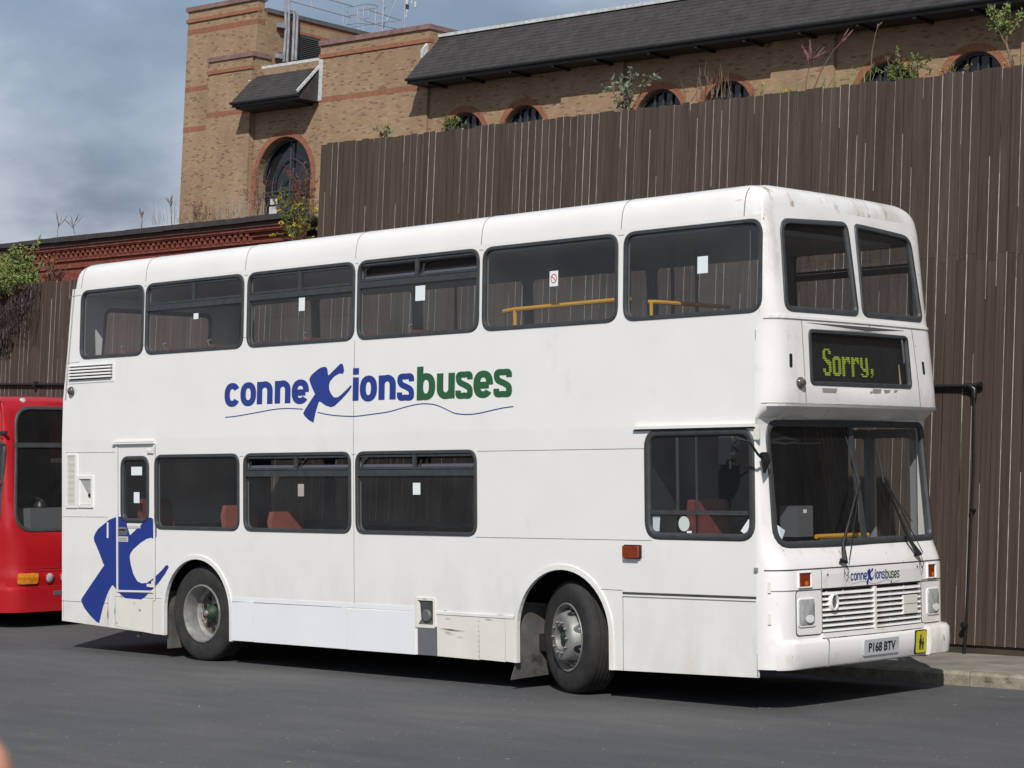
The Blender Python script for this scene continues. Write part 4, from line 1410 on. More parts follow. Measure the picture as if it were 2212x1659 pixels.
yl = [0, .003, .010, .02, .035, .055, .08, .11, .15, .2, .27, .4, .55, .7, .9, 1.07, 1.25]
yl = yl + [W - v for v in reversed(yl[:-1])]
tab_y = np.array(yl); tab_s = [0]
for i in range(1, len(yl)):
    tab_s.append(tab_s[-1] + math.hypot(yl[i] - yl[i - 1], FX(yl[i], 2.0) - FX(yl[i - 1], 2.0)))
tab_s = np.array(tab_s)
def y2s(y): return float(np.interp(y, tab_y, tab_s))
def s2y(s): return float(np.interp(s, tab_s, tab_y))
def fs(s, z, d): return ff(s2y(s), z, d)
def L2S(loop): return [(y2s(a), b) for a, b in loop]
U1 = rpoly([(.165, UB + .01), (1.215, UB + .01), (1.185, 4.005), (.20, 3.965)], [.10, .09, .08, .13])
U2 = rpoly([(1.265, UB + .01), (2.31, UB + .01), (2.265, 3.965), (1.29, 4.005)], [.09, .10, .13, .08])
WS = rpoly([(.085, 1.296), (2.415, 1.30), (2.44, 2.335), (.125, 2.335)], [.19, .10, .10, .17])
DEST = rpoly([(.463, 2.610), (1.953, 2.612), (1.965, 3.070), (.455, 3.070)], .055)
GR = rrect(.54, 1.99, .60, .955, 0.01, 2)
zl_ = [1.10, 1.17, 1.235, 1.31, 1.5, 1.8, 2.1, 2.32, 2.345, 2.39, 2.437, 2.46, 2.6, 2.8, 3.08, 3.14, 3.2, 3.35, 3.5, 3.7, 3.9, 4.0]
zl_ = [.33, .45, .55, .575, .8] + zl_
front_out = [(y2s(y), .34) for y in yl] + [(y2s(y), front_z(y)) for y in reversed(yl)]
fo2 = []
for i, p in enumerate(front_out):
    fo2.append(p)
    if i == len(yl) - 1:
        fo2 += [(p[0], z) for z in zl_ if .345 < z < 3.97]
    if i == len(front_out) - 1:
        fo2 += [(p[0], z) for z in reversed(zl_) if .345 < z < 3.97]
fholes = [L2S(offs(l, 0.012)) for l in (U1, U2, WS, DEST)] + [L2S(dens(GR, 0.08))]
gfront = [(y2s(y), z) for y in yl[1:-1] for z in zl_[1:]]
mb = MB(); slab(mb, fo2, fholes, fs, -0.03, 0.0, gfront)
mb.build('front_panel', WHITE_F, BUS, sm=True, angle=28)

def fwindow(loop, pane_m, wid, step=0.07, name='window', top=0.012):
    lp = dens(loop, step)
    w_ = ring(MB(), lp, wid, ff, -0.025, top).build(name, RUBBER, BUS, sm=True, angle=50)
    g = [(y, z) for y in np.arange(0.1, 2.45, 0.06) for z in (1.6, 1.9, 2.2, 2.8, 3.4, 3.7)]
    p = MB(); slab(p, offs(lp, wid * 0.6), [], ff, None, -0.010, g)
    p.build('pane', pane_m, w_, sm=True)
    return w_
uf = [fwindow(l, GLASSF, .048) for l in (U1, U2)]
WSO = fwindow(WS, GLASSF, .055, name='windscreen')
mb = MB(); slab(mb, [(1.255, 1.33), (1.305, 1.33), (1.275, 2.32), (1.225, 2.32)], [], ff, -0.02, 0.008)
mb.build('centre_bar', RUBBER, WSO)

# roof: rings of a rounded rectangle, rising to the crown
base = []
for y in yl:
    base.append((FX(y, front_z(y)), yz(3.98) + y * (W - 2 * yz(3.98)) / W, front_z(y)))
for x in np.linspace(9.3, 0.5, 12):
    base.append((float(x), W - yz(3.98), 3.98))
for k in range(7):
    a = math.pi / 2 * k / 6
    base.append((0.125 + 0.10 * (1 - math.sin(a)), W - yz(3.98) - 0.10 * (1 - math.cos(a)), 3.98))
for k in range(7):
    a = math.pi / 2 * k / 6
    base.append((0.125 + 0.10 * (1 - math.cos(a)), yz(3.98) + 0.10 * (1 - math.sin(a)), 3.98))
for x in np.linspace(0.5, 9.3, 12):
    base.append((float(x), yz(3.98), 3.98))
prof = [(0, 0), (.005, .045), (.013, .095), (.026, .140), (.045, .176), (.075, .206), (.12, .228), (.20, .245), (.36, .260), (.6, .274), (.9, .283), (1.15, .286)]
cx_, cy_, hx, hy = 4.93, 1.25, 4.8, 1.2
rings_ = []
for d, h in prof:
    rg = []
    for (x, y, z) in base:
        sx = 1 - d / hx if x < 8.6 else 1 - d / hx * (1 + 0.4 * smooth(8.6, 9.6, x))
        sy = 1 - d / hy
        rg.append((cx_ + (x - cx_) * sx, cy_ + (y - cy_) * sy, z + (4.302 - z) * h / .286))
    rings_.append(rg)
mb = MB().loft(rings_, cap=False)
mb.add(rings_[-1], [tuple(range(len(rings_[-1])))])
mb.build('roof', ROOFW, BUS, sm=True, angle=60)
mb = MB()
mb.box(0.2, 9.3, 0.09, W - 0.09, 3.90, 3.94)
mb.build('upper_ceiling', CEILM, BUS)
def roofjoint(x):
    pts = []
    for d, h in prof[:9]:
        y = cy_ + (yz(3.98) - cy_) * (1 - d / hy)
        pts.append((x, y - 0.001, 3.98 + (4.302 - 3.98) * h / .286 + 0.001))
    return MB().tube(pts, 0.0035, 5)
for x in (0.30, 1.472, 3.14, 4.80, 6.49, 8.16):
    roofjoint(x).build('roof_joint', SEAMM, BUS)
jt = MB()
pts = []
for d, h in prof[:6]:
    y = cy_ + (yz(3.98) - cy_) * (1 - d / hy)
    pts.append((9.47, y - 0.001, 3.98 + (4.302 - 3.98) * h / .286 + 0.002))
jt.tube(pts, 0.005, 5).build('roof_joint', SEAMM, BUS)

# ---------------------------------------------------------------- joints, strips, gutters on the offside
def strip(x0, z0, x1, z1, w=0.0055, m=SEAMM, name='panel_joint', d=0.0015, fmap=fo):
    L = math.hypot(x1 - x0, z1 - z0)
    nx, nz = -(z1 - z0) / L * w / 2, (x1 - x0) / L * w / 2
    mb = MB()
    slab(mb, [(x0 - nx, z0 - nz), (x1 - nx, z1 - nz), (x1 + nx, z1 + nz), (x0 + nx, z0 + nz)], [], fmap, -0.002, d)
    return mb.build(name, m, BUS)
for a in ((0.02, 1.462, 0.85, 1.465), (0.86, 0.30, 0.864, 1.40), (0.0, .534, .864, .537), (0.07, 2.168, 0.985, 2.165),
          (6.476, 2.113, 8.426, 2.114), (6.439, 1.341, 8.500, 1.347), (3.10, 2.10, 3.16, 2.10), (4.78, 2.10, 4.84, 2.10),
          (4.806, 3.19, 4.809, 2.3), (4.809, 2.3, 4.812, .64), (9.583, .28, 9.590, 3.05), (8.178, .25, 8.181, .906), (7.93, .924, 8.181, .922), (6.484, .63, 6.480, .243),
          (6.807, .63, 6.803, .246), (0.988, .615, 1.833, .622), (1.656, .603, 1.655, .243), (0.99, .61, .99, .30), (0.05, 3.16, 0.297, 3.165), (0.09, 3.90, 0.30, 3.905),
          (1.457, 3.30, 1.481, 3.30), (3.131, 3.30, 3.18, 3.30), (1.457, 3.93, 1.49, 3.93), (3.13, 3.93, 3.19, 3.93), (4.80, 3.93, 4.84, 3.93), (6.47, 3.93, 6.52, 3.93), (8.13, 3.93, 8.19, 3.93),
          (0.04, 3.0, 0.11, 3.9), (0.03, .36, .03, 3.0)):
    strip(*a)
strip(8.181, .899, 9.583, .908, 0.022, SEAMD, 'rubbing_strip', 0.006)
strip(8.181, .882, 9.583, .890, 0.014, WHITE, 'rubbing_strip', 0.010)
strip(2.965, .632, 4.626, .641, 0.010, SEAMM)
def gutter(x0, x1, z0, z1, m=WHITE, d=0.035):
    mb = MB()
    slab(mb, [(x0, z0), (x1, z0), (x1, z1), (x0, z1)], [], fo, -0.002, d)
    return mb.build('rain_gutter', m, BUS)
gutter(8.336, 9.60, 2.275, 2.300); gutter(8.336, 9.60, 2.262, 2.273, SEAMD, 0.02)
gutter(0.964, 1.700, 2.248, 2.266); gutter(0.986, 1.684, 2.270, 2.285, WHITE, 0.02)

# lower skirt panels
def plate(name, loop, m, d0=-0.004, d1=0.006, fmap=fo, parent=None):
    mb = MB(); slab(mb, loop, [], fmap, d0, d1)
    return mb.build(name, m, parent or BUS)
for a, b in ((2.965, 3.32), (3.326, 4.72), (4.726, 5.655)):
    plate('skirt_panel', [(a, .246), (b, .248), (b, .640), (a, .632)], WHITE_N, d1=0.010)
plate('skirt_band', [(2.97, .640), (5.655, .648), (5.655, .690), (2.97, .680)], WHITE_N, d1=0.004)
for a, b in ((5.945, 6.478), (6.486, 6.802), (6.809, 6.925)):
    plate('skirt_panel', [(a, .250), (b, .244), (b, .626), (a, .626)], WHITE_D)
plate('skirt_strip', [(5.94, .630), (6.93, .630), (6.93, .655), (5.94, .655)], WHITE, d1=0.012)
plate('skirt_panel', [(5.690, .250), (5.938, .252), (5.936, .516), (5.688, .512)], mat('grey_primer_panel', (0.13, 0.135, 0.15), 0.6, var=0.1), d1=0.008)
plate('rear_skirt_panel', [(1.0, .30), (1.65, .25), (1.65, .598), (1.0, .604)], WHITE_D, d1=0.003)
plate('rear_skirt_panel', [(1.662, .248), (1.83, .246), (1.83, .612), (1.662, .610)], WHITE_D, d1=0.003)
for k in range(8):
    z = .27 + k * .045
    plate('bolt', rrect(6.468, 6.476, z, z + .009, .003, 2), SEAMM, d1=0.009)
SCUFF = mat('scuff_mark', (.16, .14, .11), .8, var=.3, scale=10)
for (x0, z0, x1, z1, w_) in ((5.97, .505, 6.33, .492, .010), (6.03, .478, 6.16, .470, .005), (6.2, .44, 6.30, .434, .003), (6.05, .60, 6.13, .597, .004), (6.55, .615, 6.68, .61, .006), (6.7, .66, 6.82, .657, .004), (6.02, .672, 6.10, .669, .004),
                             (1.42, .50, 1.47, .485, .012), (1.33, .57, 1.36, .56, .008), (1.1, .64, 1.14, .60, .010), (.868, .36, .875, .50, .012), (.99, .42, 1.0, .52, .009), (1.02, .33, 1.05, .35, .01), (6.05, .46, 6.2, .455, .003)):
    L = math.hypot(x1 - x0, z1 - z0); nx, nz_ = -(z1 - z0) / L * w_ / 2, (x1 - x0) / L * w_ / 2
    mx_, mz_ = x0 * .6 + x1 * .4, z0 * .6 + z1 * .4
    lp = [(x0, z0), (mx_ - nx, mz_ - nz_), (x1, z1), (mx_ + nx, mz_ + nz_)]
    if area(lp) < 0: lp.reverse()
    mb = MB(); slab(mb, lp, [], fo, None, .0145); mb.build('scuff', SCUFF, BUS)
# fuel filler
ff0 = MB(); slab(ff0, rrect(5.655, 5.918, .500, .775, .015, 3), [rrect(5.690, 5.895, .530, .750, .01, 2)], fo, -0.01, 0.012)
fuel = ff0.build('fuel_filler', WHITE_D, BUS)
# flat sheet coloured dark for the shade inside the filler, over the panel
pk = MB()
slab(pk, [(5.69, .53), (5.895, .53), (5.895, .75), (5.69, .75)], [], fo, None, .002)
pk.build('pocket_shade', SEAMD, fuel)
MB().lathe([(0, -0.030), (.045, -0.030), (.058, -0.018), (.058, 0.0)], (5.815, 0.0, .612), 18).build('cap', GREYP, fuel, sm=True)
mb = MB(); slab(mb, [(5.69, .53), (5.895, .53), (5.86, .575), (5.735, .575)], [], fo, None, .004); mb.build('pocket_floor', MUD, fuel)
mb = MB(); mb.add([(5.69, -0.005, .53), (5.735, -0.005, .575), (5.72, -0.005, .72), (5.69, -0.005, .75)], [(0, 1, 2, 3)]); mb.build('pocket_side', WHITE_D, fuel)
mb = MB(); put_text(mb, 'FUEL', 5.765, 5.815, .758, .770, fo, 0.013, 0.0); mb.build('lettering', BLACKT, fuel)

# wheel arch trims, linings
def arch_trim(cx, zc, zb0, zb1):
    o_ = arch_pts(cx, .583, zc, zb0, zb1); i_ = arch_pts(cx, .538, zc, zb0, zb1)
    mb = MB(); slab(mb, o_ + list(reversed(i_)), [], fo, -0.03, 0.012)
    mb.build('wheel_arch_trim', WHITE, BUS)
    rows = [[(a, y, b) for a, b in arch_pts(cx, .64, zc, .25, .25)] for y in (0.035, 0.95)]
    mb = MB().loft(rows, cap=False, close=False)
    n = len(rows[0]); mb.add(rows[1], [tuple(range(n))])
    mb.build('wheel_arch_lining', ARCHIN, BUS)
arch_trim(2.402, .51, .245, .235); arch_trim(7.490, .54, .245, .247)
MB().box(.35, 9.4, .3, 2.2, .33, .48).build('chassis', DARKM, BUS)
MB().box(.03, 1.72, .06, 2.4, .34, .5).build('rear_underframe', DARKM, BUS)
MB().box(3.1, 6.8, .06, 2.4, .30, .48).build('side_underframe', DARKM, BUS)
mb = MB(); mb.tube([(2.402, .3, .49), (2.402, 2.2, .49)], .12, 10); mb.build('axle', DARKM, BUS)
mb = MB(); mb.tube([(7.49, .3, .49), (7.49, 2.2, .49)], .08, 10); mb.build('axle', DARKM, BUS)

# mud flaps
mb = MB()
mb.loft([[(6.905, .04, .25), (6.93, .46, .25), (6.94, .46, .25), (6.915, .04, .25)], [(6.905, .04, .78), (6.93, .46, .74), (6.94, .46, .74), (6.915, .04, .78)]])
mb.build('mud_flap', MUD, BUS)
mb = MB()
mb.loft([[(6.86, .00, .09), (6.92, .44, .11), (6.93, .44, .11), (6.87, .00, .09)], [(6.912, .03, .285), (6.936, .46, .285), (6.946, .46, .285), (6.922, .03, .285)]])
mb.build('mud_flap', MUD, BUS)
mb = MB()
mb.loft([[(1.825, .06, .10), (1.83, .5, .10), (1.84, .5, .10), (1.835, .06, .10)], [(1.825, .06, .70), (1.83, .5, .70), (1.84, .5, .70), (1.835, .06, .70)]])
mb.build('mud_flap', MUD, BUS)
mb = MB(); mb.loft([[(1.24, .05, .31), (1.31, .05, .20), (1.36, .05, .20), (1.36, .05, .30)], [(1.24, .07, .31), (1.31, .07, .20), (1.36, .07, .20), (1.36, .07, .30)]]); mb.build('tow_tag', MUD, BUS)

# ---------------------------------------------------------------- wheels (the outer face looks along -y)
TR = 0.492
def tyre_mesh(w):
    p = [(.285, 0.02), (.30, 0.0), (.36, -0.012), (.43, -0.014), (.465, -0.004), (.483, 0.018), (TR, 0.04)]
    for k in range(1, 5):
        y = 0.04 + (w - 0.08) * k / 5
        p += [(TR, y - 0.007), (TR - 0.012, y - 0.004), (TR - 0.012, y + 0.004), (TR, y + 0.007)]
    p += [(TR, w - 0.04), (.465, w + .004), (.40, w + 0.014), (.30, w), (.285, w - .02)]
    return p
def wheel(x, y, steer, kind):
    root = bpy.data.objects.new('wheel', None)
    COL.objects.link(root); root.parent = BUS
    root.location = (x, y, TR - 0.006); root.rotation_euler = (0, 0, steer)
    MB().lathe(tyre_mesh(.275), (0, 0, 0), 72).build('tyre', TYRE, root, sm=True, angle=35)
    if kind == 'rear':
        p = [(.300, .0), (.296, -.012), (.285, -.012), (.280, .0), (.272, .03), (.262, .06), (.258, .14), (.235, .16), (.225, .163)]
        MB().lathe([(.225, .163), (.20, .166), (.10, .17), (0.0, .17)], (0, 0, 0), 48).build('wheel_disc', mat('dark_wheel_disc', (.10, .085, .07), .8, var=.5, scale=7, spots=[((.32, .31, .29), 4.0, (1, 1, 1), .55, .62)]), root, sm=True)  # disc darker than the rim, with paler blotches
        MB().lathe(p, (0, 0, 0), 64).build('rim', STEEL, root, sm=True, angle=35)
        MB().lathe([(0.0, .06), (.035, .06), (.055, .075), (.07, .10), (.085, .12), (.09, .17)], (0, 0, 0), 24).build('hub', HUBG, root, sm=True)
        MB().lathe([(0, .035), (.022, .035), (.03, .045), (.03, .07)], (0, 0, 0), 16).build('hub_cap', STEEL, root, sm=True)
        for k in range(10):
            a = 2 * math.pi * k / 10 + .2
            MB().lathe([(0, .155), (.024, .155), (.024, .168)], (.165 * math.cos(a), 0, .165 * math.sin(a)), 12).build('bolt_hole', BLACKP, root)
        mb = MB()
        for k in range(60):
            a = random.uniform(-0.9, 0.6)
            r_ = random.uniform(.06, .17)
            s = random.uniform(.006, .02)
            c = (r_ * math.cos(a), random.uniform(.13, .165), r_ * math.sin(a))
            mb.box(c[0] - s, c[0] + s, c[1] - s, c[1] + s, c[2] - s, c[2] + s)
        mb.build('flaking_paint', HUBG, root)
    else:
        p = [(.300, .004), (.297, -.008), (.288, -.008), (.282, .006), (.268, .03), (.262, .055), (.245, .055), (.232, .02), (.214, -.035), (.200, -.056), (.185, -.064), (.150, -.066), (.105, -.066), (.100, -.05), (.098, .02), (0, .02)]
        MB().lathe(p, (0, 0, 0), 64).build('rim', STEEL, root, sm=True, angle=35)
        MB().lathe([(0.0, -.052), (.04, -.05), (.065, -.03), (.085, .0), (.096, .01)], (0, 0, 0), 24).build('hub', HUBG, root, sm=True)
        for k in range(10):
            a = 2 * math.pi * k / 10
            MB().lathe([(0, -.090), (.008, -.090), (.012, -.084), (.0125, -.066)], (.135 * math.cos(a), 0, .135 * math.sin(a)), 8).build('nut', NUTM, root, sm=True)
        for k in range(8):
            a = 2 * math.pi * k / 8 + .39
            mb = MB()
            lp = [(.238 + .024 * math.cos(t), .044 * math.sin(t)) for t in [2 * math.pi * j / 14 for j in range(14)]]
            vs = []
            for (rr, tt) in lp:
                aa = a + tt / .238
                yy = float(np.interp(rr, [.200, .214, .232, .245, .262], [-.056, -.035, .02, .055, .055])) - .004
                vs.append((rr * math.cos(aa), yy, rr * math.sin(aa)))
            mb.add(vs, [tuple(range(14))]).build('hand_hole', BLACKP, root)
    return root
wheel(2.392, .075, 0.0, 'rear')
wheel(7.440, .115, R_(-22), 'front')
def far_wheel(x, y):
    root = bpy.data.objects.new('wheel', None)
    COL.objects.link(root); root.parent = BUS
    root.location = (x, y, TR - 0.006); root.rotation_euler = (0, 0, math.pi + (R_(-15) if x > 5 else 0))
    MB().lathe(tyre_mesh(.275), (0, 0, 0), 48).build('tyre', TYRE, root, sm=True)
    MB().lathe([(.30, 0), (.28, -.01), (.26, .1), (.1, .12), (0, .12)], (0, 0, 0), 32).build('rim', STEEL, root, sm=True)
far_wheel(2.392, 2.42); far_wheel(7.478, 2.35)

# ---------------------------------------------------------------- front details
def fplate(name, loop, m, d0=-0.004, d1=0.006, parent=None, step=0.06, sm=False):
    mb = MB()
    lp = dens(loop, step)
    ys_ = [q[0] for q in lp]; zs_ = [q[1] for q in lp]
    g = [(y, z) for y in np.arange(min(ys_) + .03, max(ys_), .05) for z in np.arange(min(zs_) + .03, max(zs_), .08)]
    slab(mb, lp, [], ff, d0, d1, g)
    return mb.build(name, m, parent or BUS, sm=sm)
def fstrip(y0, z0, y1, z1, w=.007, m=SEAMM, name='panel_joint', d=.004):
    L = math.hypot(y1 - y0, z1 - z0)
    ny, nz = -(z1 - z0) / L * w / 2, (y1 - y0) / L * w / 2
    return fplate(name, [(y0 - ny, z0 - nz), (y1 - ny, z1 - nz), (y1 + ny, z1 + nz), (y0 + ny, z0 + nz)], m, -.006, d, step=.015)
for a in ((.01, 3.140, 2.49, 3.136), (.01, 2.462, 2.49, 2.455), (.37, 3.13, .405, 2.47), (2.055, 3.13, 2.075, 2.465), (.012, 1.128, 2.49, 1.134)):
    fstrip(*a, m=SEAMD if a[1] < 1.2 else SEAMM, w=.009 if a[1] < 1.2 else .007)
fplate('moulding', [(.03, 2.437), (2.47, 2.432), (2.47, 2.452), (.03, 2.457)], WHITE_F, -.01, .012)
fplate('moulding', [(.03, 3.145), (2.47, 3.142), (2.47, 3.165), (.03, 3.168)], WHITE_F, -.01, .008)
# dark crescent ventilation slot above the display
fplate('air_slot', rpoly([(.44, 3.118), (1.30, 3.082), (1.92, 3.112), (1.30, 3.118)], .004, 3), mat('dark_slot', (.07, .065, .07), .8), -.002, .002)
# flaking paint patches under the display
for (a, b, c, d_) in ((.62, .82, 2.552, 2.590), (1.33, 1.46, 2.560, 2.598), (1.50, 1.60, 2.562, 2.594), (1.66, 1.72, 2.568, 2.594), (1.28, 1.34, 2.556, 2.575)):
    lp = [(a + (c2_ - .5) * .02, z) for c2_, z in ((random.random(), c), (random.random(), d_))] + [(b, d_ + random.uniform(-.006, .004)), (b - random.uniform(0, .03), c + random.uniform(0, .01))]
    if area(lp) < 0: lp.reverse()
    fplate('bare_patch', lp, mat('bare_metal_patch', (.28, .25, .235), .7), -.001, .0015)
# destination display
dest = fwindow(DEST, GLASSN, .034, name='destination_display', top=.010)
mb = MB(); slab(mb, dens(rrect(.47, 1.95, 2.62, 3.06, .04), .1), [], ff, None, -.055, [(y, z) for y in np.arange(.5, 1.95, .1) for z in (2.7, 2.9)])
mb.build('dark_board', BLACKP, dest)
GLY = {
 'S': ['.####.', '##..##', '##..##', '##....', '##....', '###...', '.####.', '..####', '...###', '....##', '....##', '##..##', '##..##', '.####.', '.####.'],
 'o': ['', '', '', '', '.####.', '######', '##..##', '##..##', '##..##', '##..##', '##..##', '##..##', '##..##', '######', '.####.'],
 'r': ['', '', '', '', '##.###', '######', '###.##', '###..#', '##....', '##....', '##....', '##....', '##....', '##....', '##....'],
 'y': ['', '', '', '', '##..##', '##..##', '##..##', '##..##', '##..##', '##..##', '.#####', '..####', '....##', '##..##', '.####.'],
 ',': ['', '', '', '', '', '', '', '', '', '', '.##', '.##', '.##', '..#', '.#.']}
led = MB()
y_ = .705; rowh = .0149; colw = .0196
for ch in 'Sorry,':
    g = GLY[ch]
    for r_, row in enumerate(g):
        z = 2.912 - r_ * rowh
        c = 0
        while c < len(row):
            if row[c] == '#':
                c0 = c
                while c < len(row) and row[c] == '#':
                    c += 1
                a, b = y_ + c0 * colw, y_ + c * colw - .003
                slab(led, [(a, z - .0054), (b, z - .0054), (b, z + .0054), (a, z + .0054)], [], ff, None, -.050)
            else:
                c += 1
    y_ += colw * 6 + .016
led.build('lettering', LEDM, dest)
mb = MB(); slab(mb, [(1.83, 2.64), (1.86, 2.64), (1.855, 2.82), (1.84, 2.82)], [], ff, None, -.045); mb.build('bracket', mat('cream_bracket', (.45, .36, .2), .7), dest)
# lamps and slots beside the display
for (y, z) in ((.222, 2.805), (2.19, 2.80)):
    fplate('slot', rrect(y - .016, y + .016, z - .055, z + .055, .014), BLACKP, -.004, .006)
def boss(y, z, r, name='marker_lamp', m=None):
    p = Vector(ff(y, z, 0)); q = Vector(ff(y, z, 1))
    n = (q - p).normalized()
    o = MB().lathe([(r, 0), (r, .012), (r * .75, .022), (r * .7, .03), (r * .5, .045), (0, .05)], (0, 0, 0), 18, 'x').build(name, m or GREYP, BUS, sm=True)
    o.location = p
    o.rotation_euler = n.to_track_quat('X', 'Z').to_euler()
    return o
boss(.335, 2.627, .048, m=mat('smoky_lamp', (.09, .075, .07), .2, coat=.5))
lamp = MB().lathe([(.05, 0), (.05, -.012), (.035, -.03), (0, -.04)], (.176, -.0, 2.848), 18).build('marker_lamp', MATS['smoky_lamp'], BUS, sm=True)

# bumper
bl = []
def bump_d(y): return .030
mb = MB()
rows = []
yb_ = [v for v in yl if .05 <= v <= 2.45]
for (z, d) in ((.335, -.05), (.335, .006), (.35, .018), (.45, .024), (.535, .022), (.56, .010), (.565, -.03)):
    rows.append([ff(y, z, d * (0.15 + .85 * smooth(.05, .35, y))) for y in yb_])
mb.loft(rows, cap=False, close=False)
mb.build('bumper', WHITE_F, BUS, sm=True, angle=50)
mb = MB()
yy_ = [2.03, 2.1, 2.17, 2.24, 2.29, 2.33, 2.37, 2.41, 2.45, 2.48, 2.495]
rows = []
for (z, d) in ((.335, -.06), (.335, .040), (.345, .058), (.44, .066), (.56, .062), (.585, .045), (.590, -.06)):
    rows.append([ff(y, z, d) for y in yy_])
mb.loft(rows, cap=False, close=False)
mb.add([r[0] for r in rows], [tuple(range(len(rows)))])
mb.build('bumper_end', WHITE_F, BUS, sm=True, angle=50)
fstrip(.585, .34, .58, .56, .006, SEAMM, d=.028)
# number plate, school sign
npl = fplate('number_plate', rrect(1.045, 1.550, .392, .524, .012, 2), PLATE, .02, .034)
mb = MB(); put_text(mb, 'P168 BTV', 1.105, 1.50, .418, .498, ff, .0355, .035); mb.build('lettering', BLACKT, npl)
sg = fplate('school_bus_sign', rrect(1.818, 2.004, .355, .556, .022, 4), BLACKT, .02, .034)
fplate('yellow_face', rrect(1.826, 1.996, .363, .548, .018, 4), YPLATE, .034, .036, parent=sg)
def kid(cy, z0, h, lean):
    s = h
    q = [(-.10, 0), (-.02, .0), (.01, .33), (.06, .0), (.14, .0), (.10, .38), (.20, .40), (.13, .55), (.17, .62), (.10, .70), (.07, .74), (.10, .86), (.04, 1.0), (-.05, .98), (-.08, .86), (-.05, .75), (-.13, .66), (-.18, .50), (-.12, .45), (-.13, .30)]
    return [(cy + (a + lean * b) * s, z0 + b * s) for a, b in q]
mb = MB()
for lp in (kid(1.893, .385, .135, .02), kid(1.935, .385, .105, .0)):
    slab(mb, lp if area(lp) > 0 else list(reversed(lp)), [], ff, None, .0372)
mb.build('children_symbol', BLACKT, sg)

# grille
grl = bpy.data.objects.new('grille', None); COL.objects.link(grl); grl.parent = BUS
mb = MB(); slab(mb, dens(rrect(.53, 2.0, .59, .965, .01, 2), .1), [], ff, None, -.07, [(y, .78) for y in np.arange(.6, 2, .1)])
mb.build('dark_back', BLACKP, grl)
for k in range(8):
    z = .628 + k * .0425
    mb = MB()
    rows = []
    for (dz, d) in ((-.012, .012), (-.016, .002), (.006, -.030), (.012, -.022)):
        rows.append([ff(y, z + dz, d) for y in np.linspace(.545, 1.985, 16)])
    mb.loft(rows + [rows[0]], cap=False, close=False)
    mb.build('slat', WHITE_F, grl)
    for y in np.linspace(.62, 1.95, 7):
        if random.random() < .6:
            p = ff(y, z + .010, -.008)
            MB().box(p[0] - .006, p[0] + .004, p[1] - .004, p[1] + .004, p[2] - .006, p[2] + .005).build('slat_clip', WHITE_F, grl)
fplate('grille_bar', rrect(1.250, 1.276, .60, .955, .004, 2), WHITE_F, -.03, .018, parent=grl)
fplate('grille_base', rrect(.535, 2.01, .570, .606, .006, 2), WHITE_F, -.03, .022, parent=grl)
fplate('blank_plate', rrect(1.69, 1.912, .703, .858, .006, 2), WHITE_D, -.005, .016, parent=grl)
fstrip(1.695, .785, 1.91, .785, .005, d=.018)
bd = MB()
lp = [(.682 + .052 * math.cos(2 * math.pi * k / 28), .853 + .070 * math.sin(2 * math.pi * k / 28)) for k in range(28)]
ring(bd, lp, .017, ff, -.01, .032)
badge = bd.build('badge', WHITE_F, grl, sm=True)
fplate('badge_face', offs(lp, .014), GREYP, -.01, .018, parent=badge, step=.5)
mb = MB()
for q in ([(.668, .82), (.676, .82), (.676, .885), (.668, .885)], [(.676, .885), (.690, .84), (.694, .848), (.678, .897)], [(.694, .885), (.702, .885), (.696, .84), (.690, .84)]):
    slab(mb, q if area(q) > 0 else list(reversed(q)), [], ff, None, .0195)
mb.build('emblem', CHROME, badge)
# logo panel above the grille
lgp = fplate('logo_panel', rrect(.553, 1.995, .968, 1.120, .006, 2), WHITE_F, -.004, .005)
fplate('dark_gap', rrect(.545, 1.99, .955, .966, .003, 2), BLACKP, -.02, .002)
fplate('dark_gap', rrect(.545, 2.0, .560, .571, .003, 2), BLACKP, -.02, .003)
for y, z in ((.62, 1.075), (1.935, 1.09)):
    fplate('screw', rrect(y - .009, y + .009, z - .009, z + .009, .008, 3), GREYP, .004, .008)

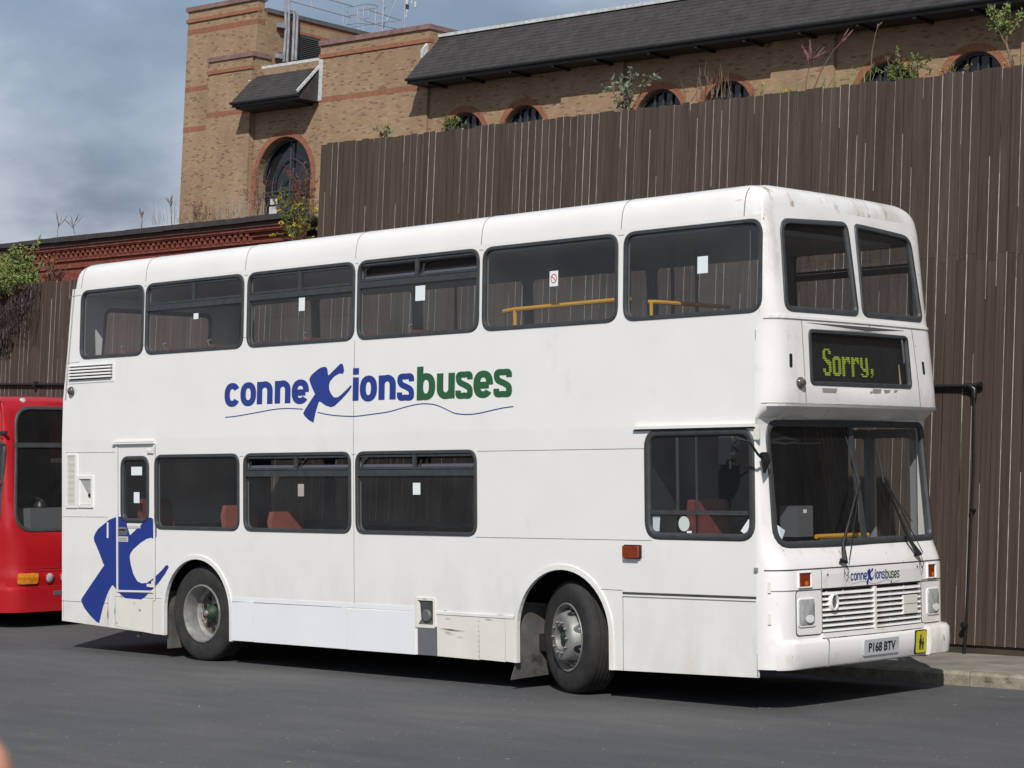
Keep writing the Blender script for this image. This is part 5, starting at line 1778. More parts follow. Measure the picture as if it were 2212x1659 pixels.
def heavy(mb, ch, x0, x1, z0, z1, tx, tz, fm, d):
    # heavy rounded sans letter built from strokes; tx, tz = stroke thickness of uprights and of horizontals
    w, h = x1 - x0, z1 - z0
    k = [0]
    def stroke(P, closed=False):
        n = len(P)
        L = []
        for i, p in enumerate(P):
            a, b = P[i - 1 if (i or closed) else 0], P[(i + 1) % n if (closed or i < n - 1) else i]
            tx_, tz_ = (b[0] - a[0]) / tx, (b[1] - a[1]) / tz
            l = math.hypot(tx_, tz_) or 1
            L.append((-tz_ / l * tx / 2, tx_ / l * tz / 2))
        dd = d + .0004 * k[0]; k[0] += 1
        vs = [fm(x0 + p[0] + o[0], z0 + p[1] + o[1], dd) for p, o in zip(P, L)] + [fm(x0 + p[0] - o[0], z0 + p[1] - o[1], dd) for p, o in zip(P, L)]
        mb.add(vs, [(i, n + i, n + (i + 1) % n, (i + 1) % n) for i in range(n if closed else n - 1)])
    def oval(a0, a1, n=28, cx=None, rx=None, hh=None):
        rx = rx or (w - tx) / 2; cx = cx if cx is not None else w / 2; hh = hh or h
        out = []
        for i in range(n + 1):
            t = math.radians(a0 + (a1 - a0) * i / n)
            c, s = math.cos(t), math.sin(t)
            out.append((cx + rx * math.copysign(abs(c) ** .85, c), hh / 2 + (hh - tz) / 2 * math.copysign(abs(s) ** .85, s)))
        return out
    hw, hh = tx / 2, tz / 2
    if ch == 'o': stroke(oval(0, 360)[:-1], True)
    elif ch == 'c': stroke(oval(33, 327))
    elif ch == 'e':
        stroke(oval(-2, 322)); stroke([(hw * 1.2, h * .47), (w - hw * 1.2, h * .47)])
    elif ch in 'nu':
        f = (lambda p: (p[0], p[1])) if ch == 'n' else (lambda p: (w - p[0], h - p[1]))
        stroke([f((hw, 0)), f((hw, h * .985))])
        arc = [(hw + (w / 2 - hw) * (1 - math.cos(math.radians(a))), h * .60 + (h * .40 - hh) * math.sin(math.radians(a))) for a in range(25, 181, 12)]
        stroke([f(p) for p in arc] + [f((w - hw, h * .55)), f((w - hw, 0))])
    elif ch == 'i':
        stroke([(w / 2, 0), (w / 2, h * .715)]); stroke([(w / 2, h * .80), (w / 2, h)])
    elif ch == 'b':
        stroke([(hw, 0), (hw, h)]); xh = h * .80
        stroke(oval(0, 360, cx=w / 2, rx=(w - tx) / 2, hh=xh)[:-1], True)
    elif ch == 's':
        tx, tz = tx * .84, tz * .90; hw, hh = tx / 2, tz / 2
        K = [(w - hw * 1.05, h * .70), (w * .80, h * .88), (w * .5, h - hh), (w * .20, h * .88), (hw * 1.05, h * .725), (w * .26, h * .60), (w * .52, h * .51), (w * .78, h * .40), (w - hw, h * .265), (w * .80, h * .11), (w * .5, hh), (w * .18, h * .12), (hw * .95, h * .31)]
        P = []
        for i in range(len(K) - 1):
            p0, p1, p2, p3 = [Vector(K[max(0, min(len(K) - 1, i + j))]) for j in (-1, 0, 1, 2)]
            for j in range(4):
                t = j / 4
                q = 0.5 * ((2 * p1) + (p2 - p0) * t + (2 * p0 - 5 * p1 + 4 * p2 - p3) * t * t + (3 * p1 - p0 - 3 * p2 + p3) * t ** 3)
                P.append((q.x, q.y))
        P.append(K[-1])
        stroke(P)

def logo(fm, d, sx, tx, sz, tz, parent, letters_o=0.055, wave_w=.009, d2=None):
    """conneXionsbuses lettering; source coordinates are those on the bus side"""
    T = lambda a: tx + (a - 2.85) * sx
    U = lambda b: tz + (b - 2.6) * sz
    b1, g1 = MB(), MB()
    xh = 2.845
    for ch, a0, a1, z0, z1, tgt in (('c', 2.848, 3.095, 2.602, xh, b1), ('o', 3.102, 3.350, 2.602, xh, b1), ('n', 3.362, 3.607, 2.617, xh, b1), ('n', 3.638, 3.880, 2.617, xh, b1), ('e', 3.896, 4.155, 2.602, xh, b1),
                                 ('i', 4.789, 4.879, 2.613, 2.925, b1), ('o', 4.892, 5.134, 2.600, 2.848, b1), ('n', 5.155, 5.393, 2.611, 2.846, b1), ('s', 5.411, 5.641, 2.596, 2.848, b1),
                                 ('b', 5.677, 5.922, 2.592, 2.905, g1), ('u', 5.942, 6.177, 2.594, 2.833, g1), ('s', 6.188, 6.407, 2.592, 2.838, g1), ('e', 6.414, 6.663, 2.590, 2.838, g1), ('s', 6.670, 6.898, 2.592, 2.842, g1)):
        heavy(tgt, ch, T(a0), T(a1), U(z0), U(z1), (.085 if sx > .5 else .066) * sx, (.062 if sx > .5 else .05) * sz, fm, d)
    XP = [(4.391, 2.955), (4.418, 2.938), (4.436, 2.867), (4.609, 2.976), (4.635, 2.975), (4.650, 2.956), (4.664, 2.908), (4.649, 2.877), (4.598, 2.883), (4.525, 2.858), (4.463, 2.812), (4.448, 2.771), (4.455, 2.73), (4.477, 2.694), (4.524, 2.654), (4.576, 2.652), (4.638, 2.682), (4.730, 2.741), (4.765, 2.765), (4.777, 2.753), (4.751, 2.720), (4.70, 2.68), (4.637, 2.634), (4.534, 2.571), (4.482, 2.561), (4.409, 2.578), (4.326, 2.618), (4.305, 2.618), (4.285, 2.575), (4.266, 2.533), (4.245, 2.47), (4.230, 2.416), (4.156, 2.445), (4.093, 2.489), (4.076, 2.510), (4.104, 2.551), (4.178, 2.626), (4.246, 2.694), (4.221, 2.729), (4.19, 2.775), (4.163, 2.822), (4.159, 2.843), (4.175, 2.868), (4.201, 2.890), (4.286, 2.936), (4.34, 2.953)]
    lp = [(T(a), U(b)) for a, b in XP]
    if area(lp) < 0: lp.reverse()
    slab(b1, lp, [], fm, None, d)
    W1 = [(2.863, 2.499), (3.035, 2.506), (3.351, 2.534), (3.617, 2.559), (3.835, 2.565), (4.067, 2.552)]
    W2 = [(4.287, 2.516), (4.430, 2.492), (4.595, 2.475), (4.820, 2.465), (5.041, 2.477), (5.299, 2.497), (5.533, 2.536), (5.706, 2.558), (5.858, 2.555), (5.971, 2.534), (6.101, 2.489), (6.193, 2.460), (6.340, 2.448), (6.485, 2.454), (6.665, 2.479), (6.807, 2.497), (6.918, 2.504)]
    for L in (W1, W2):
        wv = MB()
        P = []
        for i in range(len(L) - 1):
            p0, p1, p2, p3 = [Vector(L[max(0, min(len(L) - 1, i + k))]) for k in (-1, 0, 1, 2)]
            for j in range(6):
                t = j / 6
                P.append(0.5 * ((2 * p1) + (p2 - p0) * t + (2 * p0 - 5 * p1 + 4 * p2 - p3) * t * t + (3 * p1 - p0 - 3 * p2 + p3) * t ** 3))
        P.append(Vector(L[-1]))
        up_, dn_ = [], []
        for i, p in enumerate(P):
            t = (P[min(i + 1, len(P) - 1)] - P[max(i - 1, 0)]).normalized()
            n = Vector((-t.y, t.x)) * wave_w / 2
            up_.append((T(p.x), U(p.y) + n.y * sz)); dn_.append((T(p.x), U(p.y) - n.y * sz))
        for i in range(len(P) - 1):
            wv.add([fm(*dn_[i], d), fm(*dn_[i + 1], d), fm(*up_[i + 1], d), fm(*up_[i], d)], [(0, 1, 2, 3)])
        wv.build('wave_line', BLUE, parent)
    b1.build('lettering', BLUE, parent)
    g1.build('lettering', GREEN, parent)
logo(fo, .0025, 1, 2.85, 1, 2.6, BUS)
logo(ff, .0068, (1.642 - .925) / 4.05, .925, .255, 1.012, lgp, .03, .008)

# headlamps and indicators
for (y0, y1, hy0, hy1, iy0, iy1) in ((.226, .532, .243, .435, .262, .400), (2.0, 2.30, 2.085, 2.275, 2.112, 2.235)):
    hb = fplate('headlamp_panel', rrect(y0, y1, .607, .955, .03, 4), WHITE_F, -.004, .010)
    ring(MB(), dens(rrect(y0 - .008, y1 + .008, .599, .963, .035, 4), .06), .007, ff, -.004, .006).build('headlamp_joint', SEAMD, BUS)
    hl = MB(); ring(hl, dens(rrect(hy0 - .014, hy1 + .014, .668, .900, .035, 5), .05), .016, ff, -.01, .020)
    hl = hl.build('headlamp', WHITE_F, BUS, sm=True)
    # domed lens, its glint painted on as a separate white disc
    mb = MB(); lp = dens(rrect(hy0, hy1, .682, .886, .035, 5), .05)
    rows = [[ff(a, b, .012) for a, b in lp], [ff((a - (hy0 + hy1) / 2) * .96 + (hy0 + hy1) / 2, (b - .784) * .96 + .784, .022) for a, b in lp],
            [ff((a - (hy0 + hy1) / 2) * .6 + (hy0 + hy1) / 2, (b - .784) * .6 + .784, .034) for a, b in lp], [ff((a - (hy0 + hy1) / 2) * .2 + (hy0 + hy1) / 2, (b - .784) * .2 + .784, .037) for a, b in lp]]
    mb.loft(rows, cap=False); mb.add(rows[-1], [tuple(range(len(lp)))])
    mb.build('lens', LENS, hl, sm=True)
    fplate('lamp_glint', [((hy0 + hy1) / 2 + .015 + .050 * math.cos(2 * math.pi * k / 18), .735 + .032 * math.sin(2 * math.pi * k / 18)) for k in range(18)], GLINT, .03, .0385, parent=hl, step=.5)
    ind = MB(); ring(ind, dens(rrect(iy0 - .012, iy1 + .022, .980, 1.112, .008, 2), .06), .012, ff, -.004, .014)
    ind = ind.build('indicator', WHITE_F, BUS)
    fplate('amber_lens', rrect(iy0, iy1, .990, 1.100, .006, 2), ORANGE, -.02, .004, parent=ind)
    fplate('bulb_glow', rrect(iy0 + .07, iy0 + .115, 1.0, 1.035, .02, 4), mat('amber_bulb', (.55, .14, .01), .3), .003, .0048, parent=ind)
fstrip(.545, 1.12, .545, .57, .006); fstrip(2.0, 1.125, 2.0, .57, .006); fstrip(.03, .965, .54, .965, .006); fstrip(2.0, .975, 2.45, .975, .006)
for z in (.70, .95): fplate('hinge', rrect(.022, .034, z, z + .09, .004, 2), WHITE_D, 0, .012)
# side indicator on the offside
si = plate('side_indicator', rrect(8.207, 8.393, 1.192, 1.308, .012, 3), BLACKP, -.002, .018)
plate('amber_lens', rrect(8.214, 8.384, 1.201, 1.300, .014, 3), ORANGE, .018, .045, parent=si)

# wipers
def wiper(piv, elbow, tip0, tip1):
    root = MB()
    P = [Vector(ff(*piv, .02)), Vector(ff(piv[0] + .03, piv[1] - .015, .045)), Vector(ff((piv[0] * .8 + elbow[0] * .2), piv[1] * .8 + elbow[1] * .2, .055)), Vector(ff(*elbow, .04))]
    root.tube(P, [.022, .026, .015, .006], 8)
    w_ = root.build('wiper', BLACKP, BUS, sm=True)
    a = Vector(ff(piv[0] + .09, piv[1], .05)); b = Vector(ff(elbow[0] + .015, elbow[1] + .01, .04))
    MB().tube([a, b], .004, 6).build('link_arm', BLACKP, w_, sm=True)
    MB().tube([Vector(ff(*tip0, .016)), Vector(ff(*elbow, .022)), Vector(ff(*tip1, .016))], [.004, .008, .004], 6).build('blade', RUBBER, w_, sm=True)
    q = [Vector(ff(piv[0] + dx, piv[1] + dz, .04)) for dx, dz in ((.03, -.03), (.0, -.09), (.03, -.13), (.06, -.09), (.05, -.04))]
    MB().tube(q, .0035, 5).build('washer_hose', BLACKP, w_)
    return w_
wiper((.80, 1.185), (1.247, 1.834), (1.151, 2.20), (1.20, 1.49))
wiper((1.93, 1.205), (1.626, 1.816), (1.60, 2.18), (2.03, 1.47))

# mirror on its arm beside the cab
mir = MB()
mir.loft([[(9.485 + dx * .076 * s, -.20 + oy, 2.082 + dz * .115 * s) for dx, dz in ((-1, -.9), (-.9, -1), (.9, -1), (1, -.9), (1, .9), (.9, 1), (-.9, 1), (-1, .9))]
          for oy, s in ((-.05, .93), (-.04, 1), (.03, 1), (.05, .9))])
# housing faces forward, the glass backwards, turned a little outwards
mirror = bpy.data.objects.new('mirror', None); COL.objects.link(mirror); mirror.parent = BUS
mir.build('mirror_housing', MIRP, mirror, sm=True)
MB().tube([(9.555, -.255, 2.06), (9.57, -.28, 2.13), (9.63, -.27, 2.175), (9.69, -.2, 2.15), (9.70, -.12, 2.06), (9.68, -.05, 2.03)], .010, 8).build('mirror_arm', BLACKP, mirror, sm=True)
MB().lathe([(0, -.03), (.03, -.03), (.035, .02), (0, .04)], (9.555, -.27, 2.04), 12).build('clamp', MIRP, mirror, sm=True)
MB().tube([(9.555, -.28, 2.03), (9.555, -.28, 1.94)], .009, 6).build('clamp_bolt', MIRP, mirror)
MB().loft([[(9.655, -.03, 2.06), (9.70, -.06, 2.07), (9.73, -.05, 2.0), (9.69, -.03, 1.90)], [(9.655, .01, 2.06), (9.70, .02, 2.07), (9.72, .03, 2.0), (9.68, .01, 1.90)]]).build('mirror_bracket', BLACKP, mirror)
plate('junction_plate', rrect(9.585, 9.64, 2.17, 2.29, .01, 2), WHITE_D, -.002, .012)
MB().box(9.575, 9.605, -.02, .0, 1.12, 1.15).build('door_catch', STEEL, BUS)

# emergency door on the offside
ed = bpy.data.objects.new('emergency_door', None); COL.objects.link(ed); ed.parent = BUS
for a in ((1.030, 2.235, 1.037, .675), (1.690, 2.235, 1.690, .60)):
    strip(*a, w=.020, m=WHITE, name='door_post', d=.012).parent = ed
    strip(a[0] + .013, a[1], a[2] + .013, a[3], w=.005, m=SEAMM, name='door_joint', d=.004).parent = ed
strip(1.037, .677, 1.64, .690, w=.020, m=WHITE, name='door_sill', d=.012).parent = ed
strip(1.037, .665, 1.69, .672, w=.005, m=SEAMM, name='door_joint', d=.004).parent = ed
edw = window(door_w, fo, GLASS, None, wid=.05); edw.parent = ed
for z in (2.165, .755):
    plate('hinge', [(1.575, z - .015), (1.70, z - .02), (1.70, z + .05), (1.66, z + .05), (1.65, z + .015), (1.575, z + .015)], WHITE_D, 0, .02, parent=ed)
plate('latch_strip', [(.850, 1.24), (.872, 1.24), (.872, 1.41), (.850, 1.41)], WHITE, 0, .010, parent=ed)
hd = plate('handle_recess', rrect(1.052, 1.215, 1.275, 1.360, .03, 4), GREYP, -.002, .006, parent=ed)
MB().tube([(1.07, -.012, 1.345), (1.19, -.02, 1.35)], .010, 6).build('handle', CHROME, hd, sm=True)
plate('notice', rrect(1.045, 1.225, 1.205, 1.262, .004, 2), mat('grey_notice', (.52, .52, .5), .6), .002, .004, parent=ed)
mb = MB()
for i, z in enumerate((1.242, 1.222)):
    for j in range(8):
        a = 1.062 + j * .018
        slab(mb, [(a, z - .005), (a + .012, z - .005), (a + .012, z + .005), (a, z + .005)], [], fo, None, .0045)
mb.build('small_print', GREYP, ed)
plate('notice', rrect(1.215, 1.445, 1.352, 1.380, .004, 2), MATS['grey_notice'], .002, .0045, parent=ed)
BX = [(1.028, 1.473), (1.113, 1.474), (1.189, 1.453), (1.205, 1.380), (1.258, 1.276), (1.448, 1.388), (1.598, 1.471), (1.635, 1.467), (1.672, 1.445), (1.724, 1.378), (1.724, 1.279), (1.701, 1.238), (1.672, 1.242), (1.635, 1.258), (1.552, 1.244), (1.447, 1.202), (1.311, 1.127), (1.265, 1.085), (1.252, 1.05), (1.258, 1.01), (1.273, .962), (1.318, .863), (1.386, .792), (1.462, .772), (1.552, .779), (1.671, .832), (1.819, .922), (1.885, .973), (1.919, .974), (1.932, .956), (1.863, .878), (1.745, .776), (1.596, .681), (1.53, .635), (1.461, .604), (1.38, .582), (1.310, .576), (1.25, .582), (1.188, .595), (1.081, .646), (.942, .740), (.89, .69), (.848, .637), (.805, .56), (.770, .496), (.735, .41), (.699, .318), (.644, .334), (.533, .394), (.422, .473), (.365, .546), (.372, .565), (.389, .584), (.549, .729), (.786, .940), (.791, .953), (.770, .968), (.72, 1.05), (.644, 1.159), (.605, 1.21), (.602, 1.245), (.629, 1.289), (.68, 1.335), (.739, 1.365), (.880, 1.436)]
BX = list(reversed(BX)) if area(BX) < 0 else BX
plate('x_emblem', BX, BLUE, None, .0028)
# ventilation grilles and recesses at the rear end
vt = plate('louvre_panel', rrect(.105, .940, 2.930, 3.150, .006, 2), WHITE, -.002, .006)
for k in range(5):
    z = 2.965 + k * .034
    mb = MB(); slab(mb, [(.128, z), (.917, z + .002), (.917, z + .017), (.128, z + .015)], [], fo, None, .0068); mb.build('slot', SEAMD, vt)
    mb = MB(); mb.loft([[(xx, -.006, z + .013), (xx, -.018, z + .016), (xx, -.018, z + .022), (xx, -.006, z + .034)] for xx in (.128, .917)]); mb.build('slat', WHITE, vt)
tv = MB(); slab(tv, rrect(.085, .300, 1.560, 2.150, .005, 2), [rrect(.112, .262, 1.60, 2.135, .005, 2)], fo, -.002, .014)
tv = tv.build('tall_grille', WHITE, BUS)
for k in range(40):
    z = 1.604 + k * .0132
    mb = MB(); mb.loft([[(xx, -.002, z), (xx, -.010, z + .002), (xx, -.003, z + .010)] for xx in (.114, .260)]); mb.build('slat', WHITE_D, tv)
rc = MB(); slab(rc, rrect(.315, .597, 1.565, 1.913, .005, 2), [rrect(.342, .562, 1.597, 1.878, .01, 2)], fo, -.002, .016)
rc = rc.build('filler_recess', WHITE, BUS)
mb = MB(); slab(mb, [(.343, 1.598), (.561, 1.598), (.561, 1.877), (.343, 1.877)], [], fo, None, .002); mb.build('recess_back', mat('recess_grey', (.36, .36, .33), .7), rc)
mb = MB(); mb.add([(.343, -.004, 1.877), (.343, -.006, 1.60), (.555, -.006, 1.60), (.545, -.004, 1.66)], [(0, 1, 2, 3)]); mb.build('recess_side', WHITE, rc)
MB().lathe([(0, -.02), (.018, -.02), (.022, 0)], (.535, 0, 1.70), 10).build('valve', BLACKP, rc)

# notices on the glass
def notice(win, x0, x1, z0, z1, m=PAPER, d=-.006, skew=0):
    mb = MB(); slab(mb, [(x0, z0), (x1, z0 + skew), (x1, z1 + skew), (x0, z1)], [], fo, None, d)
    return mb.build('notice', m, win)
notice(wins_u[1], 2.30, 2.38, 3.53, 3.59); notice(wins_u[2], 3.97, 4.06, 3.52, 3.65)
notice(wins_u[3], 5.63, 5.76, 3.52, 3.66); n_ = notice(wins_u[4], 7.33, 7.43, 3.545, 3.68)
notice(wins_u[5], 8.985, 9.095, 3.545, 3.685)
mb = MB()
lp = [(7.38 + .036 * math.cos(2 * math.pi * k / 20), 3.613 + .042 * math.sin(2 * math.pi * k / 20)) for k in range(20)]
ring(mb, lp, .008, fo, -.0055, -.004)
slab(mb, [(7.352, 3.634), (7.358, 3.640), (7.408, 3.592), (7.402, 3.586)], [], fo, None, -.0045)
mb.build('no_smoking_symbol', mat('red_print', (.55, .04, .05), .6), wins_u[4])
notice(wins_l[1], 3.99, 4.08, 1.70, 1.82, mat('faded_notice', (.40, .36, .32), .7)); notice(wins_l[2], 5.62, 5.72, 1.72, 1.83)
notice(edw, 1.27, 1.46, 1.915, 2.005); notice(edw, 1.315, 1.415, 1.62, 1.735)
notice(cabw, 8.875, 8.925, 1.405, 1.432)
mb = MB(); slab(mb, [(9.43, 1.44), (9.515, 1.385), (9.545, 1.46), (9.54, 1.52), (9.51, 1.535)], [], fo, None, -.005); mb.build('notice', PAPER, cabw)
mb = MB(); slab(mb, [(8.50, 1.425), (8.57, 1.425), (8.58, 1.55), (8.50, 1.55)], [], fo, None, -.02); mb.build('notice', PAPER, cabw)
mb = MB(); slab(mb, [(8.845 + .058 * math.cos(2 * math.pi * k / 24), 1.490 + .062 * math.sin(2 * math.pi * k / 24)) for k in range(24)], [], fo, None, -.006); mb.build('round_disc', mat('pale_disc', (.55, .62, .60), .6), cabw)
mb = MB(); slab(mb, [(.155, 1.49), (.17, 1.37), (.185, 1.35), (.25, 1.44)], [], ff, None, -.012); mb.build('notice', PAPER, WSO)

# ---------------------------------------------------------------- inside
MB().box(.06, 1.74, .06, W - .06, .48, .52).box(1.74, 3.06, .97, W - .97, .48, .52).box(3.06, 6.83, .06, W - .06, .48, .52).box(6.83, 8.15, .97, W - .97, .48, .52).box(8.15, 9.4, .06, W - .06, .48, .52).build('lower_floor', DKIN, BUS)
MB().box(.06, 9.45, .06, W - .06, 2.33, 2.42).build('upper_floor', DKIN, BUS)
MB().box(9.42, 9.68, .3, W - .3, 2.44, 2.50).build('display_box', DKIN, BUS)
MB().box(8.30, 8.34, .06, 1.35, .52, 2.33).build('cab_bulkhead', DKIN, BUS)
MB().box(8.34, 8.95, 1.22, 1.26, .52, 2.33).build('cab_partition', DKIN, BUS)
MB().box(8.28, 8.30, 1.3, 2.44, .52, 2.33).build('luggage_bulkhead', DKIN, BUS)
MB().box(6.50, 8.28, .06, .75, 1.20, 2.33).build('stair_casing', DKIN, BUS)
MB().box(.05, .9, .06, W - .06, .52, 1.35).build('engine_cover', DKIN, BUS)
# staircase rail upstairs
rl = MB(); rl.tube([(6.62, .20, 3.375), (6.75, .20, 3.385), (8.12, .20, 3.40)], .020, 8); rl.tube([(6.76, .20, 3.38), (6.76, .20, 2.42)], .018, 8)
rl.build('stair_rail', YRAIL, BUS, sm=True)
rl = MB(); rl.tube([(8.32, .2, 3.36), (8.36, .25, 3.36), (8.42, 1.2, 3.36)], .018, 8); rl.tube([(8.34, .22, 3.36), (8.34, .22, 2.42)], .016, 8); rl.build('stair_rail', YRAIL, BUS, sm=True)
for (x, y) in ((2.15, .9), (3.9, .9), (5.25, .95), (7.0, 1.5), (8.05, 1.2), (8.1, .8)):
    MB().tube([(x, y, 2.42), (x, y, 3.92)], .015, 6).build('pole', mat('brown_pole', (.11, .06, .03), .5) if 'brown_pole' not in MATS else MATS['brown_pole'], BUS, sm=True)
for (x, y) in ((8.35, 1.3), (7.2, 1.0), (5.9, .9), (4.2, 1.6)):
    MB().tube([(x, y, .52), (x, y, 2.33)], .015, 6).build('pole', MATS['brown_pole'] if x < 8 else YRAIL, BUS, sm=True)
def seat(x, y, zf, m_back, m_seat, wd=.42, h=.86, handle=True):
    mb = MB()
    mb.loft([[(x + .02 + lean, y - wd / 2 + e, z), (x + .09 + lean, y - wd / 2 + e, z), (x + .09 + lean, y + wd / 2 - e, z), (x + .02 + lean, y + wd / 2 - e, z)]
             for z, lean, e in ((zf + .42, 0, 0), (zf + h - .10, -.06, 0), (zf + h, -.075, .04))])
    s = mb.build('seat', m_seat, BUS, sm=True)
    MB().box(x + .06, x + .48, y - wd / 2, y + wd / 2, zf + .36, zf + .45).build('cushion', m_seat, s)
    MB().box(x + .004, x + .018, y - wd / 2 + .01, y + wd / 2 - .01, zf + .30, zf + .62).build('back_shell', m_back, s)
    if not .6 < zf < 1: MB().box(x + .2, x + .26, y - .03, y + .03, zf, zf + .36).build('leg', BLACKP, s)
    if handle:
        yy = y - wd / 2 + .05
        MB().tube([(x - .06, yy, zf + h - .03), (x - .07, yy - .02, zf + h + .045), (x - .045, yy, zf + h + .05)], .011, 6).build('grab_handle', CHROME, s, sm=True)
    return s
for k in range(7):
    x = 1.0 + k * .755
    for y in (.30, .75, 1.75, 2.2):
        seat(x, y, 2.42, GREYP, REDSEAT, h=.84, handle=(y == .30))
for x in (8.55,):
    for y in (.9, 1.35, 1.75, 2.2):
        seat(x, y, 2.42, GREYP, REDSEAT, h=.78, handle=False)
SHADESEAT = mat('shaded_seat_cloth', (0.05, 0.018, 0.018), 0.9, var=0.3, scale=14)  # same seats coloured darker for the shade inside the lower deck
for i_, x in enumerate((1.30, 2.72, 3.46, 4.30, 5.10, 5.90)):
    for y in (.30, .75, 1.75, 2.2):
        near = y == .30 and i_ < 3
        seat(x, y, .74 if near else .45, LITSEAT, (REDSEAT if i_ == 0 else LITSEAT) if near else SHADESEAT, h=(.92, .86, .80)[i_] if near else .90, handle=False)
# cab
seat(8.60, .62, .73, DKIN, REDSEAT, wd=.46, h=.95, handle=False)
MB().loft([[(9.25, .12, z), (9.62, .12, z), (9.66, 1.2, z), (9.25, 1.2, z)] for z in (.55, 1.25)]).build('dashboard', DKIN, BUS)
mb = MB(); pts = [(9.18 + .09 * math.cos(t), .62 + .23 * math.sin(t), 1.30 + .02 - .09 * math.cos(t)) for t in [2 * math.pi * k / 24 for k in range(25)]]
mb.tube(pts, .013, 6, cap=False); mb.tube([(9.18, .62, 1.31), (9.32, .62, 1.1)], .03, 6); mb.build('steering_wheel', BLACKP, BUS, sm=True)
tm = MB().box(9.10, 9.28, .98, 1.20, 1.36, 1.62).build('ticket_machine', GREYP, BUS)
MB().box(9.281, 9.283, 1.06, 1.11, 1.56, 1.59).build('label', PAPER, tm)
MB().tube([(9.44, 1.02, 1.365), (9.46, 1.45, 1.365), (9.46, 1.75, 1.36)], .020, 8).build('dash_rail', YRAIL, BUS, sm=True)
MB().box(9.35, 9.66, 1.2, 2.35, .55, 1.335).build('front_shelf', mat('grey_shelf', (.2, .2, .19), .7), BUS)
MB().box(8.46, 8.80, 2.36, 2.42, .52, 2.33).build('door_pillar', DKIN, BUS)
# entrance door leaves on the nearside
for (a, b) in ((8.52, 8.995), (9.005, 9.48)):
    mb = MB(); lp = rrect(a, b, .38, 2.28, .03, 3)
    slab(mb, lp, [rrect(a + .05, b - .05, .55, 2.20, .03, 3)], fn, -.04, -.012, flip=True)
    dl = mb.build('entrance_door', mat('grey_door_frame', (.26, .27, .28), .5) if 'grey_door_frame' not in MATS else MATS['grey_door_frame'], BUS)
    mb = MB(); slab(mb, rrect(a + .05, b - .05, .55, 2.20, .03, 3), [], fn, None, -.02, flip=True); mb.build('pane', GLASSF, dl)
# cab interior headlining bits seen through the windscreen
mb = MB()
lp = [(9.30, .55, 2.17), (9.30, .78, 2.195), (9.30, 1.0, 2.17), (9.30, .78, 2.145), (9.30, .55, 2.17)]
mb.tube(lp, .012, 5, cap=False); mb.tube([(9.3, .2, 2.15), (9.3, 1.3, 2.15)], .005, 5)
mb.build('sun_blind_arm', GREYIN, BUS)

# ---------------------------------------------------------------- red single decker behind
RB = thing('red_bus', 'red single decker bus parked behind the white bus, mostly hidden', 'bus')
RB.rotation_euler = bm4.to_euler()
RB.location = bm4 @ Vector((-3.0, 1.27, 0))
RED = mat('red_bus_paint', (0.42, 0.009, 0.015), 0.28, coat=0.35, var=0.06, scale=2)
RW, RL = 2.5, 10.5
RPZ = np.array([(.0, -.05), (.20, 0.0), (.46, .03), (.50, .03), (.52, .0), (.66, .02), (.70, 0), (.95, 0.0), (1.10, -.02), (1.30, -.06), (2.30, -.20), (2.78, -.29), (2.86, -.33), (2.93, -.6)])
def RX(y, z):
    u = min(max(y, 0), RW); u = min(u, RW - u)
    r = .14 + .16 * (1 - smooth(.9, 1.35, z))
    xf = 0.0 + float(np.interp(z, RPZ[:, 0], RPZ[:, 1]))
    xs = -r + float(np.interp(z, RPZ[:, 0], RPZ[:, 1])) * .6
    if u < r:
        return xs + (xf - xs) * math.sqrt(max(0, 1 - ((r - u) / r) ** 2))
    return xf + .05 * (1 - ((y - RW / 2) / (RW / 2 - r)) ** 2)
def rf(y, z, d):
    e = .004
    y0, y1 = max(0, y - e), min(RW, y + e)
    dx = (RX(y1, z) - RX(y0, z)) / (y1 - y0)
    L = math.hypot(1, dx)
    inn = .10 * smooth(1.2, 2.95, z) * (1 - y / RW * 2)
    return (RX(y, z) + d / L, y - d * dx / L + inn, z)
ryl = [0, .004, .015, .035, .06, .10, .15, .21, .28, .36, .5, .7, .95, 1.25]
ryl = ryl + [RW - v for v in reversed(ryl[:-1])]
rts = [0]
for i in range(1, len(ryl)):
    rts.append(rts[-1] + math.hypot(ryl[i] - ryl[i - 1], RX(ryl[i], 1) - RX(ryl[i - 1], 1)))
def ry2s(y): return float(np.interp(y, ryl, rts))
def rs2y(s): return float(np.interp(s, rts, ryl))
rws = rpoly([(.115, 1.20), (2.385, 1.20), (2.33, 2.80), (.17, 2.80)], [.26, .26, .26, .26], 8)
rz = [.24, .3, .4, .46, .5, .52, .6, .66, .70, .8, .95, 1.1, 1.2, 1.3, 1.6, 2.0, 2.3, 2.5, 2.7, 2.78, 2.84]
ro = [(ry2s(y), .20) for y in ryl] + [(rts[-1], z) for z in rz] + [(ry2s(y), 2.86) for y in reversed(ryl)] + [(0, z) for z in reversed(rz)]
mb = MB(); slab(mb, ro, [[(ry2s(a), b) for a, b in offs(rws, .012)]], lambda s, z, d: rf(rs2y(s), z, d), -.03, 0, [(ry2s(y), z) for y in ryl[1:-1] for z in rz])
mb.build('front_panel', RED, RB, sm=True, angle=35)
rw_ = ring(MB(), dens(rws, .07), .05, rf, -.02, .012).build('windscreen', RUBBER, RB, sm=True, angle=50)
mb = MB(); slab(mb, dens(offs(rws, .03), .1), [], rf, None, -.01, [(y, z) for y in np.arange(.3, 2.3, .1) for z in np.arange(1.3, 2.8, .2)]); mb.build('pane', GLASSF, rw_, sm=True)
mb = MB(); slab(mb, dens([(.14, 2.27), (2.36, 2.27), (2.36, 2.33), (.14, 2.33)], .08), [], rf, -.02, .01); mb.build('glazing_bar', RUBBER, rw_)
